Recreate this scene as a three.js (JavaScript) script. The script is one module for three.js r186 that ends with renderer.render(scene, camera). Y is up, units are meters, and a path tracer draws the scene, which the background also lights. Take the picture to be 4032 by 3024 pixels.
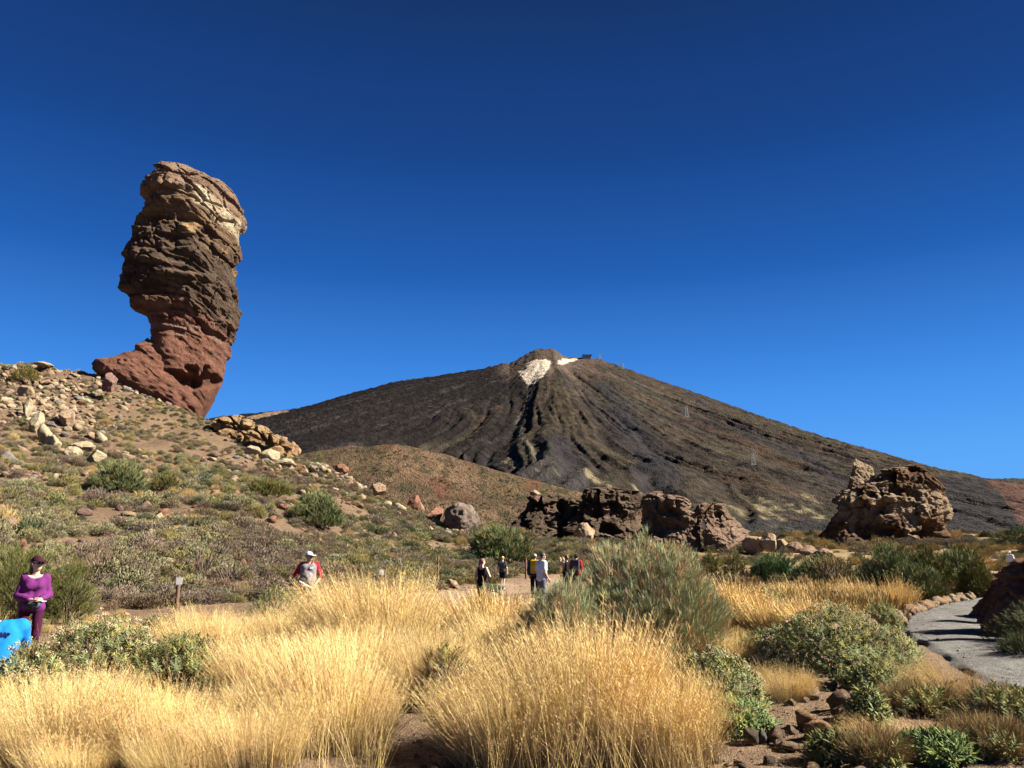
import * as THREE from 'three';
import { mergeGeometries } from 'three/addons/utils/BufferGeometryUtils.js';
import { TextGeometry } from 'three/addons/geometries/TextGeometry.js';
import { FontLoader } from 'three/addons/loaders/FontLoader.js';

// ───────────────────────── camera, sky, sun, exposure ─────────────────────────
const scene = new THREE.Scene();
const EYE = 1.6, PITCH = 12.33 * Math.PI / 180, FOCAL = 796;            // focal length in pixels of a 1024 x 768 picture
const camera = new THREE.PerspectiveCamera(2 * Math.atan(384 / FOCAL) * 180 / Math.PI, 4 / 3, 0.1, 40000);
camera.position.set(0, EYE, 0);
camera.rotation.set(PITCH, 0, 0);

const EXPOSURE = 4.7;
{
  const stops = [[0, .135, .46, .97], [6, .112, .40, .95], [10, .072, .315, .88], [14, .043, .222, .71], [20, .0175, .116, .45],
    [28, .0105, .062, .262], [38, .0085, .036, .148], [60, .006, .024, .10], [90, .005, .02, .085]];
  const w = 64, h = 512, data = new Float32Array(w * h * 4);
  for (let j = 0; j < h; j++) {
    const e = Math.max(0, (j + .5) / h * 180 - 90);
    let k = 0; while (k < stops.length - 2 && e > stops[k + 1][0]) k++;
    const a = stops[k], b = stops[k + 1], t = Math.min(1, Math.max(0, (e - a[0]) / (b[0] - a[0])));
    for (let i = 0; i < w; i++) {
      const o = (j * w + i) * 4;
      for (let c = 0; c < 3; c++) data[o + c] = (a[c + 1] + (b[c + 1] - a[c + 1]) * t) / EXPOSURE;
      data[o + 3] = 1;
    }
  }
  const tex = new THREE.DataTexture(data, w, h, THREE.RGBAFormat, THREE.FloatType);
  tex.mapping = THREE.EquirectangularReflectionMapping; tex.magFilter = tex.minFilter = THREE.LinearFilter; tex.needsUpdate = true;
  scene.background = tex; scene.environment = tex;
}
const SUN = new THREE.Vector3(.80, .60, .07).normalize();
const sun = new THREE.DirectionalLight(new THREE.Color(1, .93, .82), 4.6);
sun.position.copy(SUN).multiplyScalar(400); sun.castShadow = true;
sun.shadow.mapSize.set(4096, 4096);
Object.assign(sun.shadow.camera, { left: -150, right: 150, top: 150, bottom: -150, near: 10, far: 900 });
scene.add(sun, sun.target);

const renderer = new THREE.WebGLRenderer({ antialias: true });
renderer.toneMapping = THREE.LinearToneMapping;
renderer.toneMappingExposure = EXPOSURE;
renderer.shadowMap.enabled = true;

// ───────────────────────── helpers ─────────────────────────
let seed = 12345;
const reseed = (s) => { seed = s | 0; };
function rnd() { seed = (seed + 0x6d2b79f5) | 0; let t = Math.imul(seed ^ (seed >>> 15), 1 | seed); t = (t + Math.imul(t ^ (t >>> 7), 61 | t)) ^ t; return ((t ^ (t >>> 14)) >>> 0) / 4294967296; }
const rr = (a, b) => a + (b - a) * rnd();
const clamp = (v, a = 0, b = 1) => v < a ? a : v > b ? b : v;
const lerp = (a, b, t) => a + (b - a) * t;
const sstep = (a, b, v) => { const t = clamp((v - a) / (b - a)); return t * t * (3 - 2 * t); };
const mixc = (a, b, t) => [lerp(a[0], b[0], t), lerp(a[1], b[1], t), lerp(a[2], b[2], t)];
function hash(x, y, z) { let h = Math.imul(x, 374761393) + Math.imul(y, 668265263) + Math.imul(z, 2147483647 ^ 1274126177); h = Math.imul(h ^ (h >>> 13), 1274126177); h ^= h >>> 16; h = Math.imul(h, 2246822519); return ((h ^ (h >>> 13)) >>> 0) / 4294967296; }
function noise(x, y, z = 0) {                                           // value noise, -1 .. 1
  const X = Math.floor(x), Y = Math.floor(y), Z = Math.floor(z);
  let u = x - X, v = y - Y, w = z - Z; u = u * u * (3 - 2 * u); v = v * v * (3 - 2 * v); w = w * w * (3 - 2 * w);
  const a = lerp(lerp(hash(X, Y, Z), hash(X + 1, Y, Z), u), lerp(hash(X, Y + 1, Z), hash(X + 1, Y + 1, Z), u), v);
  const b = lerp(lerp(hash(X, Y, Z + 1), hash(X + 1, Y, Z + 1), u), lerp(hash(X, Y + 1, Z + 1), hash(X + 1, Y + 1, Z + 1), u), v);
  return lerp(a, b, w) * 2 - 1;
}
function fbm(x, y, z = 0, oct = 4, gain = .5) { let s = 0, a = 1, n = 0; for (let i = 0; i < oct; i++) { s += a * noise(x + i * 17.3, y - i * 9.1, z + i * 5.7); n += a; a *= gain; x *= 2.03; y *= 2.03; z *= 2.03; } return s / n * 1.6; }
function ridged(x, y, z = 0, oct = 4) { let s = 0, a = 1, n = 0; for (let i = 0; i < oct; i++) { s += a * (1 - 2 * Math.abs(noise(x + i * 7.7, y + i * 3.1, z - i * 4.9))); n += a; a *= .5; x *= 2.07; y *= 2.07; z *= 2.07; } return s / n; }
function worley(x, y, z) {                                              // [nearest, second nearest, id]
  const X = Math.floor(x), Y = Math.floor(y), Z = Math.floor(z); let f1 = 9, f2 = 9, id = 0;
  for (let i = -1; i < 2; i++) for (let j = -1; j < 2; j++) for (let k = -1; k < 2; k++) {
    const a = X + i, b = Y + j, c = Z + k, h = hash(a, b, c), h2 = hash(b + 11, c, a), h3 = hash(c, a + 23, b);
    const d = Math.hypot(a + h - x, b + h2 - y, c + h3 - z);
    if (d < f1) { f2 = f1; f1 = d; id = hash(a, c, b + 5); } else if (d < f2) f2 = d;
  }
  return [f1, f2, id];
}
const cosP = Math.cos(PITCH), sinP = Math.sin(PITCH);
/** The place that the photograph shows at a pixel, if it lies `d` metres ahead. */
function at(px, py, d) {
  const a = (px - 512) / FOCAL, b = (384 - py) / FOCAL, k = d / (cosP - b * sinP);
  return new THREE.Vector3(a * k, EYE + (b * cosP + sinP) * k, -d);
}
const xAt = (px, d, y = 0) => (px - 512) / FOCAL * (d * cosP + (y - EYE) * sinP);
function knots(list, x) {                                               // piecewise linear
  if (x <= list[0][0]) return list[0][1];
  for (let i = 1; i < list.length; i++) if (x <= list[i][0]) return lerp(list[i - 1][1], list[i][1], (x - list[i - 1][0]) / (list[i][0] - list[i - 1][0] || 1));
  return list[list.length - 1][1];
}
const taken = new Map();
function numbered(name) { const n = taken.get(name) ?? 0; taken.set(name, n + 1); return n ? name + '_' + String(n).padStart(3, '0') : name; }
function shade(o) { o.traverse((m) => { if (m.isMesh) { m.castShadow = true; m.receiveShadow = true; } }); return o; }
function thing(name, label, category, pos = [0, 0, 0], group) {
  const o = new THREE.Group(); o.name = numbered(name); o.position.set(...pos); o.userData = { label, category };
  if (group) o.userData.group = group;
  scene.add(o); return o;
}
function tagMesh(m, name, label, category, group) {
  m.name = numbered(name); m.userData = { label, category }; if (group) m.userData.group = group;
  scene.add(m); return shade(m);
}
function part(name, geo, mat, parent, kind) { const m = new THREE.Mesh(geo, mat); m.name = name; if (kind) m.userData.kind = kind; parent.add(m); return shade(m); }
function structure(name, geo, mat) { const m = new THREE.Mesh(geo, mat); m.name = numbered(name); m.userData = { kind: 'structure' }; scene.add(m); return shade(m); }
const DUSTY = .12;                                                      // dust and dry matter hardly mirror
const TONE = .66;                                                       // the colour tables below, brought to measured reflectance
const base = () => new THREE.Color().setRGB(TONE, TONE, TONE);
const rough = (r, g, b, rough_ = .95) => new THREE.MeshPhysicalMaterial({ specularIntensity: rough_ > .79 ? DUSTY : 1, color: new THREE.Color().setRGB(r * TONE, g * TONE, b * TONE), roughness: rough_ });
function geo(pos, idx, col, uv) {
  const g = new THREE.BufferGeometry();
  g.setAttribute('position', new THREE.BufferAttribute(pos instanceof Float32Array ? pos : new Float32Array(pos), 3));
  if (col) g.setAttribute('color', new THREE.BufferAttribute(col instanceof Float32Array ? col : new Float32Array(col), 3));
  if (uv) g.setAttribute('uv', new THREE.BufferAttribute(uv instanceof Float32Array ? uv : new Float32Array(uv), 2));
  if (idx) g.setIndex(pos.length / 3 > 65535 ? new THREE.BufferAttribute(new Uint32Array(idx), 1) : new THREE.BufferAttribute(new Uint16Array(idx), 1));
  g.computeVertexNormals(); return g;
}
function tube(points, radius, seg = 6, tubular) { return new THREE.TubeGeometry(new THREE.CatmullRomCurve3(points.map((p) => p.isVector3 ? p : new THREE.Vector3(...p))), tubular ?? points.length * 4, radius, seg, false); }

// grain textures: neutral multipliers about 1, stones and dust, no light in them
function grain(size, fn, srgb = true) {
  const d = new Uint8Array(size * size * 4);
  for (let y = 0; y < size; y++) for (let x = 0; x < size; x++) { const v = fn(x / size, y / size), o = (y * size + x) * 4; for (let c = 0; c < 3; c++) d[o + c] = clamp(Array.isArray(v) ? v[c] : v) * 255; d[o + 3] = 255; }
  const t = new THREE.DataTexture(d, size, size); t.wrapS = t.wrapT = THREE.RepeatWrapping; t.magFilter = THREE.LinearFilter; t.minFilter = THREE.LinearMipmapLinearFilter; t.generateMipmaps = true;
  if (srgb) t.colorSpace = THREE.SRGBColorSpace; t.needsUpdate = true; return t;
}
function tileNoise(u, v, f, s) {                                         // wraps at 1
  const x = u * f, y = v * f, X = Math.floor(x), Y = Math.floor(y); let a = x - X, b = y - Y; a = a * a * (3 - 2 * a); b = b * b * (3 - 2 * b);
  const h = (i, j) => hash(((X + i) % f + f) % f, ((Y + j) % f + f) % f, s);
  return lerp(lerp(h(0, 0), h(1, 0), a), lerp(h(0, 1), h(1, 1), a), b);
}
const gravelTex = grain(1024, (u, v) => {
  const a = tileNoise(u, v, 16, 1), b = tileNoise(u, v, 64, 2), c = tileNoise(u, v, 200, 3), d = tileNoise(u, v, 420, 4);
  return .52 + .16 * a + .16 * b + .28 * c + .22 * d - .1;
});
const gravelBump = grain(1024, (u, v) => .25 * tileNoise(u, v, 64, 2) + .4 * tileNoise(u, v, 200, 3) + .35 * tileNoise(u, v, 420, 4), false);
const rockTex = grain(1024, (u, v) => {
  const a = tileNoise(u, v, 12, 7), b = tileNoise(u, v, 40, 8), c = tileNoise(u, v, 130, 9), d = tileNoise(u, v, 380, 10);
  return .62 + .14 * a + .16 * b + .16 * c + .12 * d;
});
const rockBump = grain(1024, (u, v) => .4 * tileNoise(u, v, 40, 8) + .35 * tileNoise(u, v, 130, 9) + .25 * tileNoise(u, v, 380, 10) - .5 * Math.pow(tileNoise(u, v, 90, 12), 4), false);
const rockMat = new THREE.MeshPhysicalMaterial({ specularIntensity: DUSTY, color: base(), vertexColors: true, map: rockTex, bumpMap: rockBump, bumpScale: .35, roughness: .96 });
const boulderMat = new THREE.MeshPhysicalMaterial({ specularIntensity: DUSTY, vertexColors: true, map: rockTex, bumpMap: rockBump, bumpScale: .04, roughness: .95 });
// ───────────────────────── ground ─────────────────────────
// Height of the hill's crest, 78 m ahead, from left to right.
const CREST = [[-900, 340], [-300, 352], [-80, 362], [0, 367], [30, 366], [60, 370], [97, 375], [150, 398], [199, 422], [215, 424], [300, 459], [340, 473], [393, 508], [444, 526], [510, 535], [560, 541], [640, 549], [720, 554], [900, 552], [1400, 548]]
  .map(([px, py]) => { const p = at(px, py, 78); return [p.x, p.y]; });
const FOOT = [[-40, 22], [-14, 25], [0, 47], [8, 56], [200, 56]];        // where the slope begins
function height(x, z) {
  const d = -z, s = clamp((d - knots(FOOT, x)) / (78 - knots(FOOT, x))), c = knots(CREST, x);
  let y = c * s * (.72 + .28 * s);
  const behind = sstep(78.2, 108, d) * (1 - sstep(2, 26, x));
  y = lerp(y, -14, behind);
  y += 5.2 * sstep(70, 230, d) * sstep(0, 40, x);
  y -= 70 * sstep(270, 900, Math.max(d, Math.abs(x) * .7)) ;
  const near = 1 - sstep(60, 200, Math.hypot(x, d));
  y += near * (.09 * fbm(x * .23, z * .23, 3, 3) + .03 * fbm(x * 1.1, z * 1.1, 9, 3)) + s * (1 - behind) * .45 * fbm(x * .16, z * .16, 1, 4);
  return y;
}
function groundHit(px, py) {                                             // the ground seen at a pixel
  let last = null;
  for (let d = 5.5; d < 300; d *= 1.006) { const p = at(px, py, d), h = height(p.x, p.z); if (p.y <= h) return new THREE.Vector3(p.x, h, p.z); last = p; }
  return last;
}
const PATH_L = [[1030, 9], [1021, 9.56], [986, 10.5], [949, 12.6], [909, 16.8], [903, 20.5], [908, 23], [942, 28], [976, 33.5], [1030, 41]].map(([px, d]) => [xAt(px, d), -d]);
const pathLeft = new THREE.CatmullRomCurve3(PATH_L.map(([x, z]) => new THREE.Vector3(x, 0, z)));
function offPath(x, z) {                                                 // metres right of the path's left edge (negative: left of it), by depth
  const d = -z; if (d < 6 || d > 40) return 99;
  let best = 1e9, bx = 0, bz = 0, nx = 1, nz = 0;
  for (let i = 0; i < pathPts.length - 1; i++) { const p = pathPts[i], e = Math.hypot(p.x - x, p.z - z); if (e < best) { best = e; bx = p.x; bz = p.z; const q = pathPts[i + 1]; const l = Math.hypot(q.x - p.x, q.z - p.z); nx = -(q.z - p.z) / l; nz = (q.x - p.x) / l; } }
  return (x - bx) * nx + (z - bz) * nz;
}
const pathPts = pathLeft.getSpacedPoints(80);
const TRAIL = [[-60, 11], [25, 14], [150, 20], [260, 24], [420, 33], [500, 42], [545, 46], [640, 52]].map(([px, d]) => [xAt(px, d), d]);
function onTrail(x, d) { const c = knots(TRAIL, x); return 1 - sstep(2.0, 4.0, Math.abs(d - c) / (1 + .03 * d)); }
{
  const xs = [], ds = [];
  for (let x = 0, s = .27; x < 14000; x += s) { xs.push(x); if (x > 0) xs.push(-x); if (x > 11) s *= x < 90 ? 1.011 : 1.25; }
  xs.sort((a, b) => a - b);
  for (let d = -40, s = 4; d < 14000; d += s) { ds.push(d); s = d < 4 ? Math.min(4, Math.max(.3, (4 - d) * .2)) : d < 30 ? .25 : d < 140 ? .25 + (d - 30) * .0055 : s * 1.12; }
  ds.unshift(-14000, -4000, -1000, -300, -100);
  const nx = xs.length, nd = ds.length, pos = new Float32Array(nx * nd * 3), col = new Float32Array(nx * nd * 3), uv = new Float32Array(nx * nd * 2), idx = [];
  for (let j = 0; j < nd; j++) for (let i = 0; i < nx; i++) {
    const x = xs[i], d = ds[j], o = j * nx + i, z = -d, y = height(x, z);
    pos.set([x, y, z], o * 3); uv.set([x / 2.2, z / 2.2], o * 2);
    const n = fbm(x * .13, z * .13, 2, 4), m = fbm(x * .7, z * .7, 5, 3);
    let c = mixc([.235, .155, .098], [.33, .225, .145], clamp(.5 + n * .5 + m * .25));
    const hill = clamp((d - knots(FOOT, x)) / 50) * (x < 14 ? 1 : 0);
    c = mixc(c, mixc([.165, .108, .067], [.25, .17, .108], clamp(.5 + m * .6)), hill * .8);
    const up = sstep(9, 16, y) * sstep(-.3, .5, fbm(x * .09, z * .09, 40, 3) + .25);
    c = mixc(c, [.31, .225, .15], up * .7);
    c = mixc(c, [.50, .355, .235], onTrail(x, d) * .8 * clamp(.75 + m * .5));
    if (x > 8 && d > 30) c = mixc(c, mixc([.30, .21, .10], [.42, .31, .15], clamp(.5 + n)), sstep(30, 60, d) * .75);
    if (d > 260) c = mixc(c, [.10, .085, .07], .8);
    col.set(c, o * 3);
    if (i < nx - 1 && j < nd - 1) idx.push(o, o + 1, o + nx, o + 1, o + nx + 1, o + nx);
  }
  structure('ground', geo(pos, idx, col, uv), new THREE.MeshPhysicalMaterial({ specularIntensity: DUSTY, color: base(), vertexColors: true, map: gravelTex, bumpMap: gravelBump, bumpScale: .025, roughness: 1 }));
}
{ // gravel footpath that bends away to the right
  const W = 2.2, nu = 26, pts = pathLeft.getSpacedPoints(160), pos = [], idx = [], col = [], uv = [];
  for (let i = 0; i < pts.length; i++) {
    const p = pts[i], q = pts[Math.min(i + 1, pts.length - 1)], r = pts[Math.max(0, i - 1)], l = Math.hypot(q.x - r.x, q.z - r.z), nx = -(q.z - r.z) / l, nz = (q.x - r.x) / l;
    for (let k = 0; k <= nu; k++) {
      const t = k / nu, e = (t === 0 ? .25 * noise(i * .35, 2) : t === 1 ? .25 * noise(i * .35, 8) : 0), w = W * t + e, x = p.x + nx * w, z = p.z + nz * w;
      pos.push(x, height(x, z) + (k === 0 || k === nu ? -.06 : .045) + .05 * Math.sin(Math.PI * t) + .012 * noise(x * 2.3, z * 2.3), z); uv.push(x / 1.5, z / 1.5);
      const n = fbm(x * .8, z * .8, 4, 3); col.push(...mixc([.30, .282, .258], [.42, .395, .36], clamp(.5 + n * .6)));
      if (i < pts.length - 1 && k < nu) { const o = i * (nu + 1) + k; idx.push(o, o + 1, o + nu + 1, o + 1, o + nu + 2, o + nu + 1); }
    }
  }
  structure('path', geo(pos, idx, col, uv), new THREE.MeshPhysicalMaterial({ specularIntensity: DUSTY, color: base(), vertexColors: true, map: gravelTex, bumpMap: gravelBump, bumpScale: .05, roughness: 1 }));
}

// ───────────────────────── volcano and far hills ─────────────────────────
const farMat = new THREE.MeshPhysicalMaterial({ specularIntensity: DUSTY, color: base(), vertexColors: true, map: rockTex, bumpMap: rockBump, bumpScale: 7, roughness: 1 });
const VD = 5500, VF = 1500;                                              // crest and foot, metres ahead
const VCREST = [[-1200, 500], [-300, 470], [100, 428], [205, 419], [225, 416], [260, 412.5], [300, 408], [350, 393.5], [395, 381.5], [444, 374.5], [480, 369], [502, 363.5], [510, 363], [522, 356.5], [531, 351.5], [535, 349.5], [541, 348.2], [547, 349], [553, 348], [558, 351.5], [563, 355.5], [568, 357.5], [585, 357.5], [600, 359], [624, 367.5], [650, 377], [700, 394], [750, 412], [800, 431], [850, 450], [890, 463], [915, 468], [930, 473], [945, 474], [962, 476], [985, 479], [1005, 478.5], [1024, 478], [1100, 480], [1300, 500], [2000, 520]]
  .map(([px, py]) => { const p = at(px, py, VD); return [p.x, p.y]; });
const VPX = at(548, 350, VD).x;
function volcano(x, d, fine = true) {
  const t = clamp((d - VF) / (VD - VF)), H = knots(VCREST, x);
  if (d > VD) return H - (d - VD) * .55;
  let y = -60 + (H + 60) * Math.pow(t, 1.38);
  const r = Math.hypot(x - VPX, VD + 150 - d), th = Math.atan2(x - VPX, VD + 150 - d);
  const env = (1 - sstep(.86, 1, t)) * sstep(.02, .25, t) * Math.min(1, r / 1900);
  const w = .06 * fbm(th * 3, r * .0011, 4, 3);
  const g = 1 - 2 * Math.abs(noise((th + w) * 5.2, r * .0004, 7)), g2 = 1 - 2 * Math.abs(noise((th + w * .8) * 13, r * .0005, 21)), g3 = 1 - 2 * Math.abs(noise((th + w * .6) * 31, r * .0007, 33));
  const calm = .42 + .75 * sstep(-.25, .35, noise(th * 2.6 + 3, r * .0006, 90)) * (1 - .35 * sstep(.1, .5, th));
  y += env * calm * (30 * g + 16 * g2 + 11 * g3);
  if (fine) y += env * ((3 + 7 * calm) * (1 - 2 * Math.abs(noise((th + w) * 70, r * .0016, 3))) + 6 * ridged(x * .012, d * .007, 3, 3)) + 4 * fbm(x * .05, d * .04, 8, 2);
  return y;
}
function farHit(px, py) { for (let d = VF; d < VD + 60; d += 8) { const p = at(px, py, d); if (p.y <= volcano(p.x, d, false)) return [p.x, d]; } const p = at(px, py, VD); return [p.x, VD]; }
function inside(poly, x, y) { let c = false; for (let i = 0, j = poly.length - 1; i < poly.length; j = i++) if ((poly[i][1] > y) !== (poly[j][1] > y) && x < (poly[j][0] - poly[i][0]) * (y - poly[i][1]) / (poly[j][1] - poly[i][1]) + poly[i][0]) c = !c; return c; }
function nearLine(line, x, y) { let b = 1e9; for (let i = 1; i < line.length; i++) { const [ax, ay] = line[i - 1], [bx, by] = line[i], t = clamp(((x - ax) * (bx - ax) + (y - ay) * (by - ay)) / ((bx - ax) ** 2 + (by - ay) ** 2 || 1)); b = Math.min(b, Math.hypot(x - lerp(ax, bx, t), y - lerp(ay, by, t))); } return b; }
{
  const px = (l) => l.map(([a, b]) => farHit(a, b));
  const pale = [px([[526, 364], [551, 361], [550, 366], [545, 375], [536, 384], [528, 386], [524, 381], [518, 371], [526, 370]]), px([[557, 364], [562, 358.6], [568, 358.4], [577, 358.6], [579, 360], [569, 362.5], [561, 365]])];
  const scar = px([[529, 384], [531, 398], [522, 413], [518, 424], [523, 441], [535, 453], [552, 466]]);
  const tan = [[[500, 458], [512, 463], [520, 466]], [[528, 468], [540, 473], [552, 472], [560, 478]], [[580, 472], [592, 480], [600, 484], [610, 490]], [[634, 488], [640, 496], [640, 506]], [[640, 490], [648, 498]], [[752, 502], [770, 514], [786, 526]], [[760, 500], [772, 508], [780, 514]], [[764, 520], [775, 528], [790, 532]], [[802, 510], [815, 518], [820, 522]], [[735, 508], [745, 516]], [[790, 508], [800, 514]], [[805, 495], [815, 503]], [[845, 530], [870, 540]]].map(px);
  const rust = [[[569, 362], [575, 380], [580, 395]], [[610, 375], [650, 388], [690, 404], [730, 424]]].map(px);
  const shadedRidge = px([[925, 471], [945, 476], [962, 478], [985, 481], [1040, 490], [1060, 540], [960, 540], [945, 520], [935, 495]]), russet = px([[986, 480], [1060, 478], [1120, 500], [1060, 545], [1026, 532], [1008, 505]]);
  const ochre = px([[246, 417.5], [262, 412.8], [289, 410], [287, 412], [268, 417], [252, 420]]);
  const black = [[[640, 480], [652, 466], [663, 460], [668, 478], [660, 490]], [[615, 410], [640, 440], [652, 462]], [[560, 440], [570, 470], [578, 490]], [[690, 396], [740, 430], [800, 455], [860, 490], [900, 520]], [[600, 385], [622, 410], [634, 436]]].map(px);
  const nx = 860, nd = 280, x0 = -3300, x1 = 3700, pos = new Float32Array(nx * nd * 3), col = new Float32Array(nx * nd * 3), uv = new Float32Array(nx * nd * 2), idx = [];
  for (let j = 0; j < nd; j++) {
    const q = j / (nd - 9), d = q <= 1 ? VF + (VD - VF) * Math.pow(q, .8) : VD + (j - nd + 9) * 250;
    for (let i = 0; i < nx; i++) {
      const x = lerp(x0, x1, i / (nx - 1)), o = j * nx + i; pos.set([x, volcano(x, d), -d], o * 3); uv.set([(x + .22 * d) / 420, (d - .3 * x) / 560], o * 2);
      const r = Math.hypot(x - VPX, VD + 150 - d), th = Math.atan2(x - VPX, VD + 150 - d), w = .1 * fbm(th * 3, r * .0011, 4, 3);
      const s1 = fbm((th + w) * 9, r * .0008, 3, 4), s2 = fbm((th + w) * 34, r * .0022, 11, 3), sp = fbm(x * .03, d * .03, 6, 3), big = fbm(x * .0013, d * .0013, 31, 3);
      // dark lava to the left, weathered olive brown slopes to the right
      const right = sstep(-.35, .25, th + .25 * s1 + .12 * s2);
      let c = mixc([.044, .036, .035], [.118, .09, .068], right);
      c = mixc(c, [.135, .105, .062], right * sstep(.05, .8, s1 + sp * .5) * .8);
      c = mixc(c, [.062, .068, .036], right * sstep(.0, .7, big + sp * .6) * .55);
      c = mixc(c, [.045, .037, .036], sstep(.15, .6, s2 - s1 * .4) * .7);
      c = mixc(c, [.15, .085, .06], sstep(.35, .8, fbm((th - w) * 20, r * .0015, 55, 3)) * .55 * right);
      c = mixc(c, [.10, .088, .08], (1 - right) * sstep(.35, .75, s2 + .3 * sp) * .6);
      const k = lerp(.36, .47, right) * Math.exp(sp * .4 + .3 * big + .22 * noise(x * .11, d * .06) + .25 * s2); c = c.map((v) => v * k);
      for (const l of black) { const e = nearLine(l, x, d); if (e < 160) c = mixc(c, [.032, .03, .033], (1 - sstep(20, 95 + 50 * s2, e)) * .8); }
      for (const l of rust) { const e = nearLine(l, x, d); if (e < 200) c = mixc(c, [.12, .082, .062], (1 - sstep(10, 90, e + 40 * s2)) * .55); }
      for (const l of tan) { const e = nearLine(l, x, d); if (e < 90) c = mixc(c, [.27, .225, .13], (1 - sstep(4, 24, e - 16 * sp + 8 * s2)) * sstep(-.4, .2, noise(x * .045, d * .03, 5) + .2) * .8); }
      { const e = nearLine(scar, x, d); if (e < 60) c = mixc(c, [.17, .145, .105], (1 - sstep(4, 18, e + 8 * sp)) * .8); }
      const cone = 1 - sstep(300, 420, Math.hypot(x - VPX, (VD - d) * .55) + 60 * s2);
      c = mixc(c, [.12, .085, .065], cone * .75);
      for (const p of pale) if (inside(p, x + 7 * sp, d + 10 * s2)) c = mixc([.60, .49, .36], [.70, .60, .46], clamp(.5 + sp));
      if (inside(ochre, x + 20 * sp, d)) c = mixc([.24, .16, .10], [.29, .20, .13], clamp(.5 + sp));
      if (inside(shadedRidge, x + 30 * sp, d + 40 * s1)) c = mixc(c, [.028, .026, .03], .8);  // shade on the lower right ridge, painted into the slope colour
      if (inside(russet, x + 40 * s1, d + 60 * s1)) c = mixc([.075, .04, .03], [.12, .064, .045], clamp(.5 + sp));
      if (d < 2350 + 170 * s1 && x > 50) c = mixc(c, [.032, .03, .032], .85);           // black lava field along the foot
      if (x < 260 && d < 2900 + 400 * s1 && d > 1900) c = mixc(c, [.048, .043, .042], .7);
      col.set(c, o * 3);
      if (i < nx - 1 && j < nd - 1) idx.push(o, o + 1, o + nx, o + 1, o + nx + 1, o + nx);
    }
  }
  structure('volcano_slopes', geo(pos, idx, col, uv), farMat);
}
function farHill(name, crest, dC, dF, color, nx, nd, rough_, sample) {
  const K = crest.map(([a, b]) => { const p = at(a, b, dC); return [p.x, p.y]; }), x0 = K[0][0], x1 = K[K.length - 1][0], pos = [], col = [], uv = [], idx = [];
  for (let j = 0; j < nd; j++) for (let i = 0; i < nx; i++) {
    const q = j / (nd - 12), d = q <= 1 ? lerp(dF, dC, q) : dC + (j - nd + 12) * (dC - dF) * .05, x = lerp(x0, x1, i / (nx - 1)), t = clamp((d - dF) / (dC - dF)), H = knots(K, x);
    let y = -75 + (H + 75) * Math.pow(t, 1.25); if (d > dC) y = H - (d - dC) * .6;
    y += rough_ * (t < .97 ? 1 : .35) * (fbm(x * .012, d * .012, 17, 4) + .35 * fbm(x * .06, d * .06, 2, 2));
    pos.push(x, y, -d); col.push(...color(x, d, t)); uv.push(x / 150, d / 190); if (sample && t < .96 && y > -60) sample.push([x, y, -d]);
    const o = j * nx + i; if (i < nx - 1 && j < nd - 1) idx.push(o, o + 1, o + nx, o + 1, o + nx + 1, o + nx);
  }
  return structure(name, geo(pos, idx, col, uv), farMat);
}
const hillSpots = [];
farHill('brown_hill', [[140, 520], [180, 500], [290, 456], [320, 450], [350, 445], [370, 446], [395, 444], [420, 449], [445, 454], [470, 462], [500, 471], [540, 482], [580, 492], [620, 503], [680, 522], [760, 548]], 1300, 480, (x, d) => {
  const n = fbm(x * .012, d * .012, 3, 4), m = fbm(x * .07, d * .05, 9, 3), s = noise(x * .22, d * .12, 4);
  let c = mixc([.135, .085, .053], [.215, .137, .082], clamp(.5 + n * .6));
  c = mixc(c, [.15, .108, .056], sstep(.0, .6, fbm(x * .02, d * .01, 60, 3)) * .6);
  c = mixc(c, [.06, .058, .03], sstep(.0, .45, m * .7 + .5 * s) * .8);
  c = mixc(c, [.16, .075, .045], sstep(.45, .75, fbm(x * .03, d * .008, 80, 3)) * .7);
  return c;
}, 480, 180, 5, hillSpots);
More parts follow.
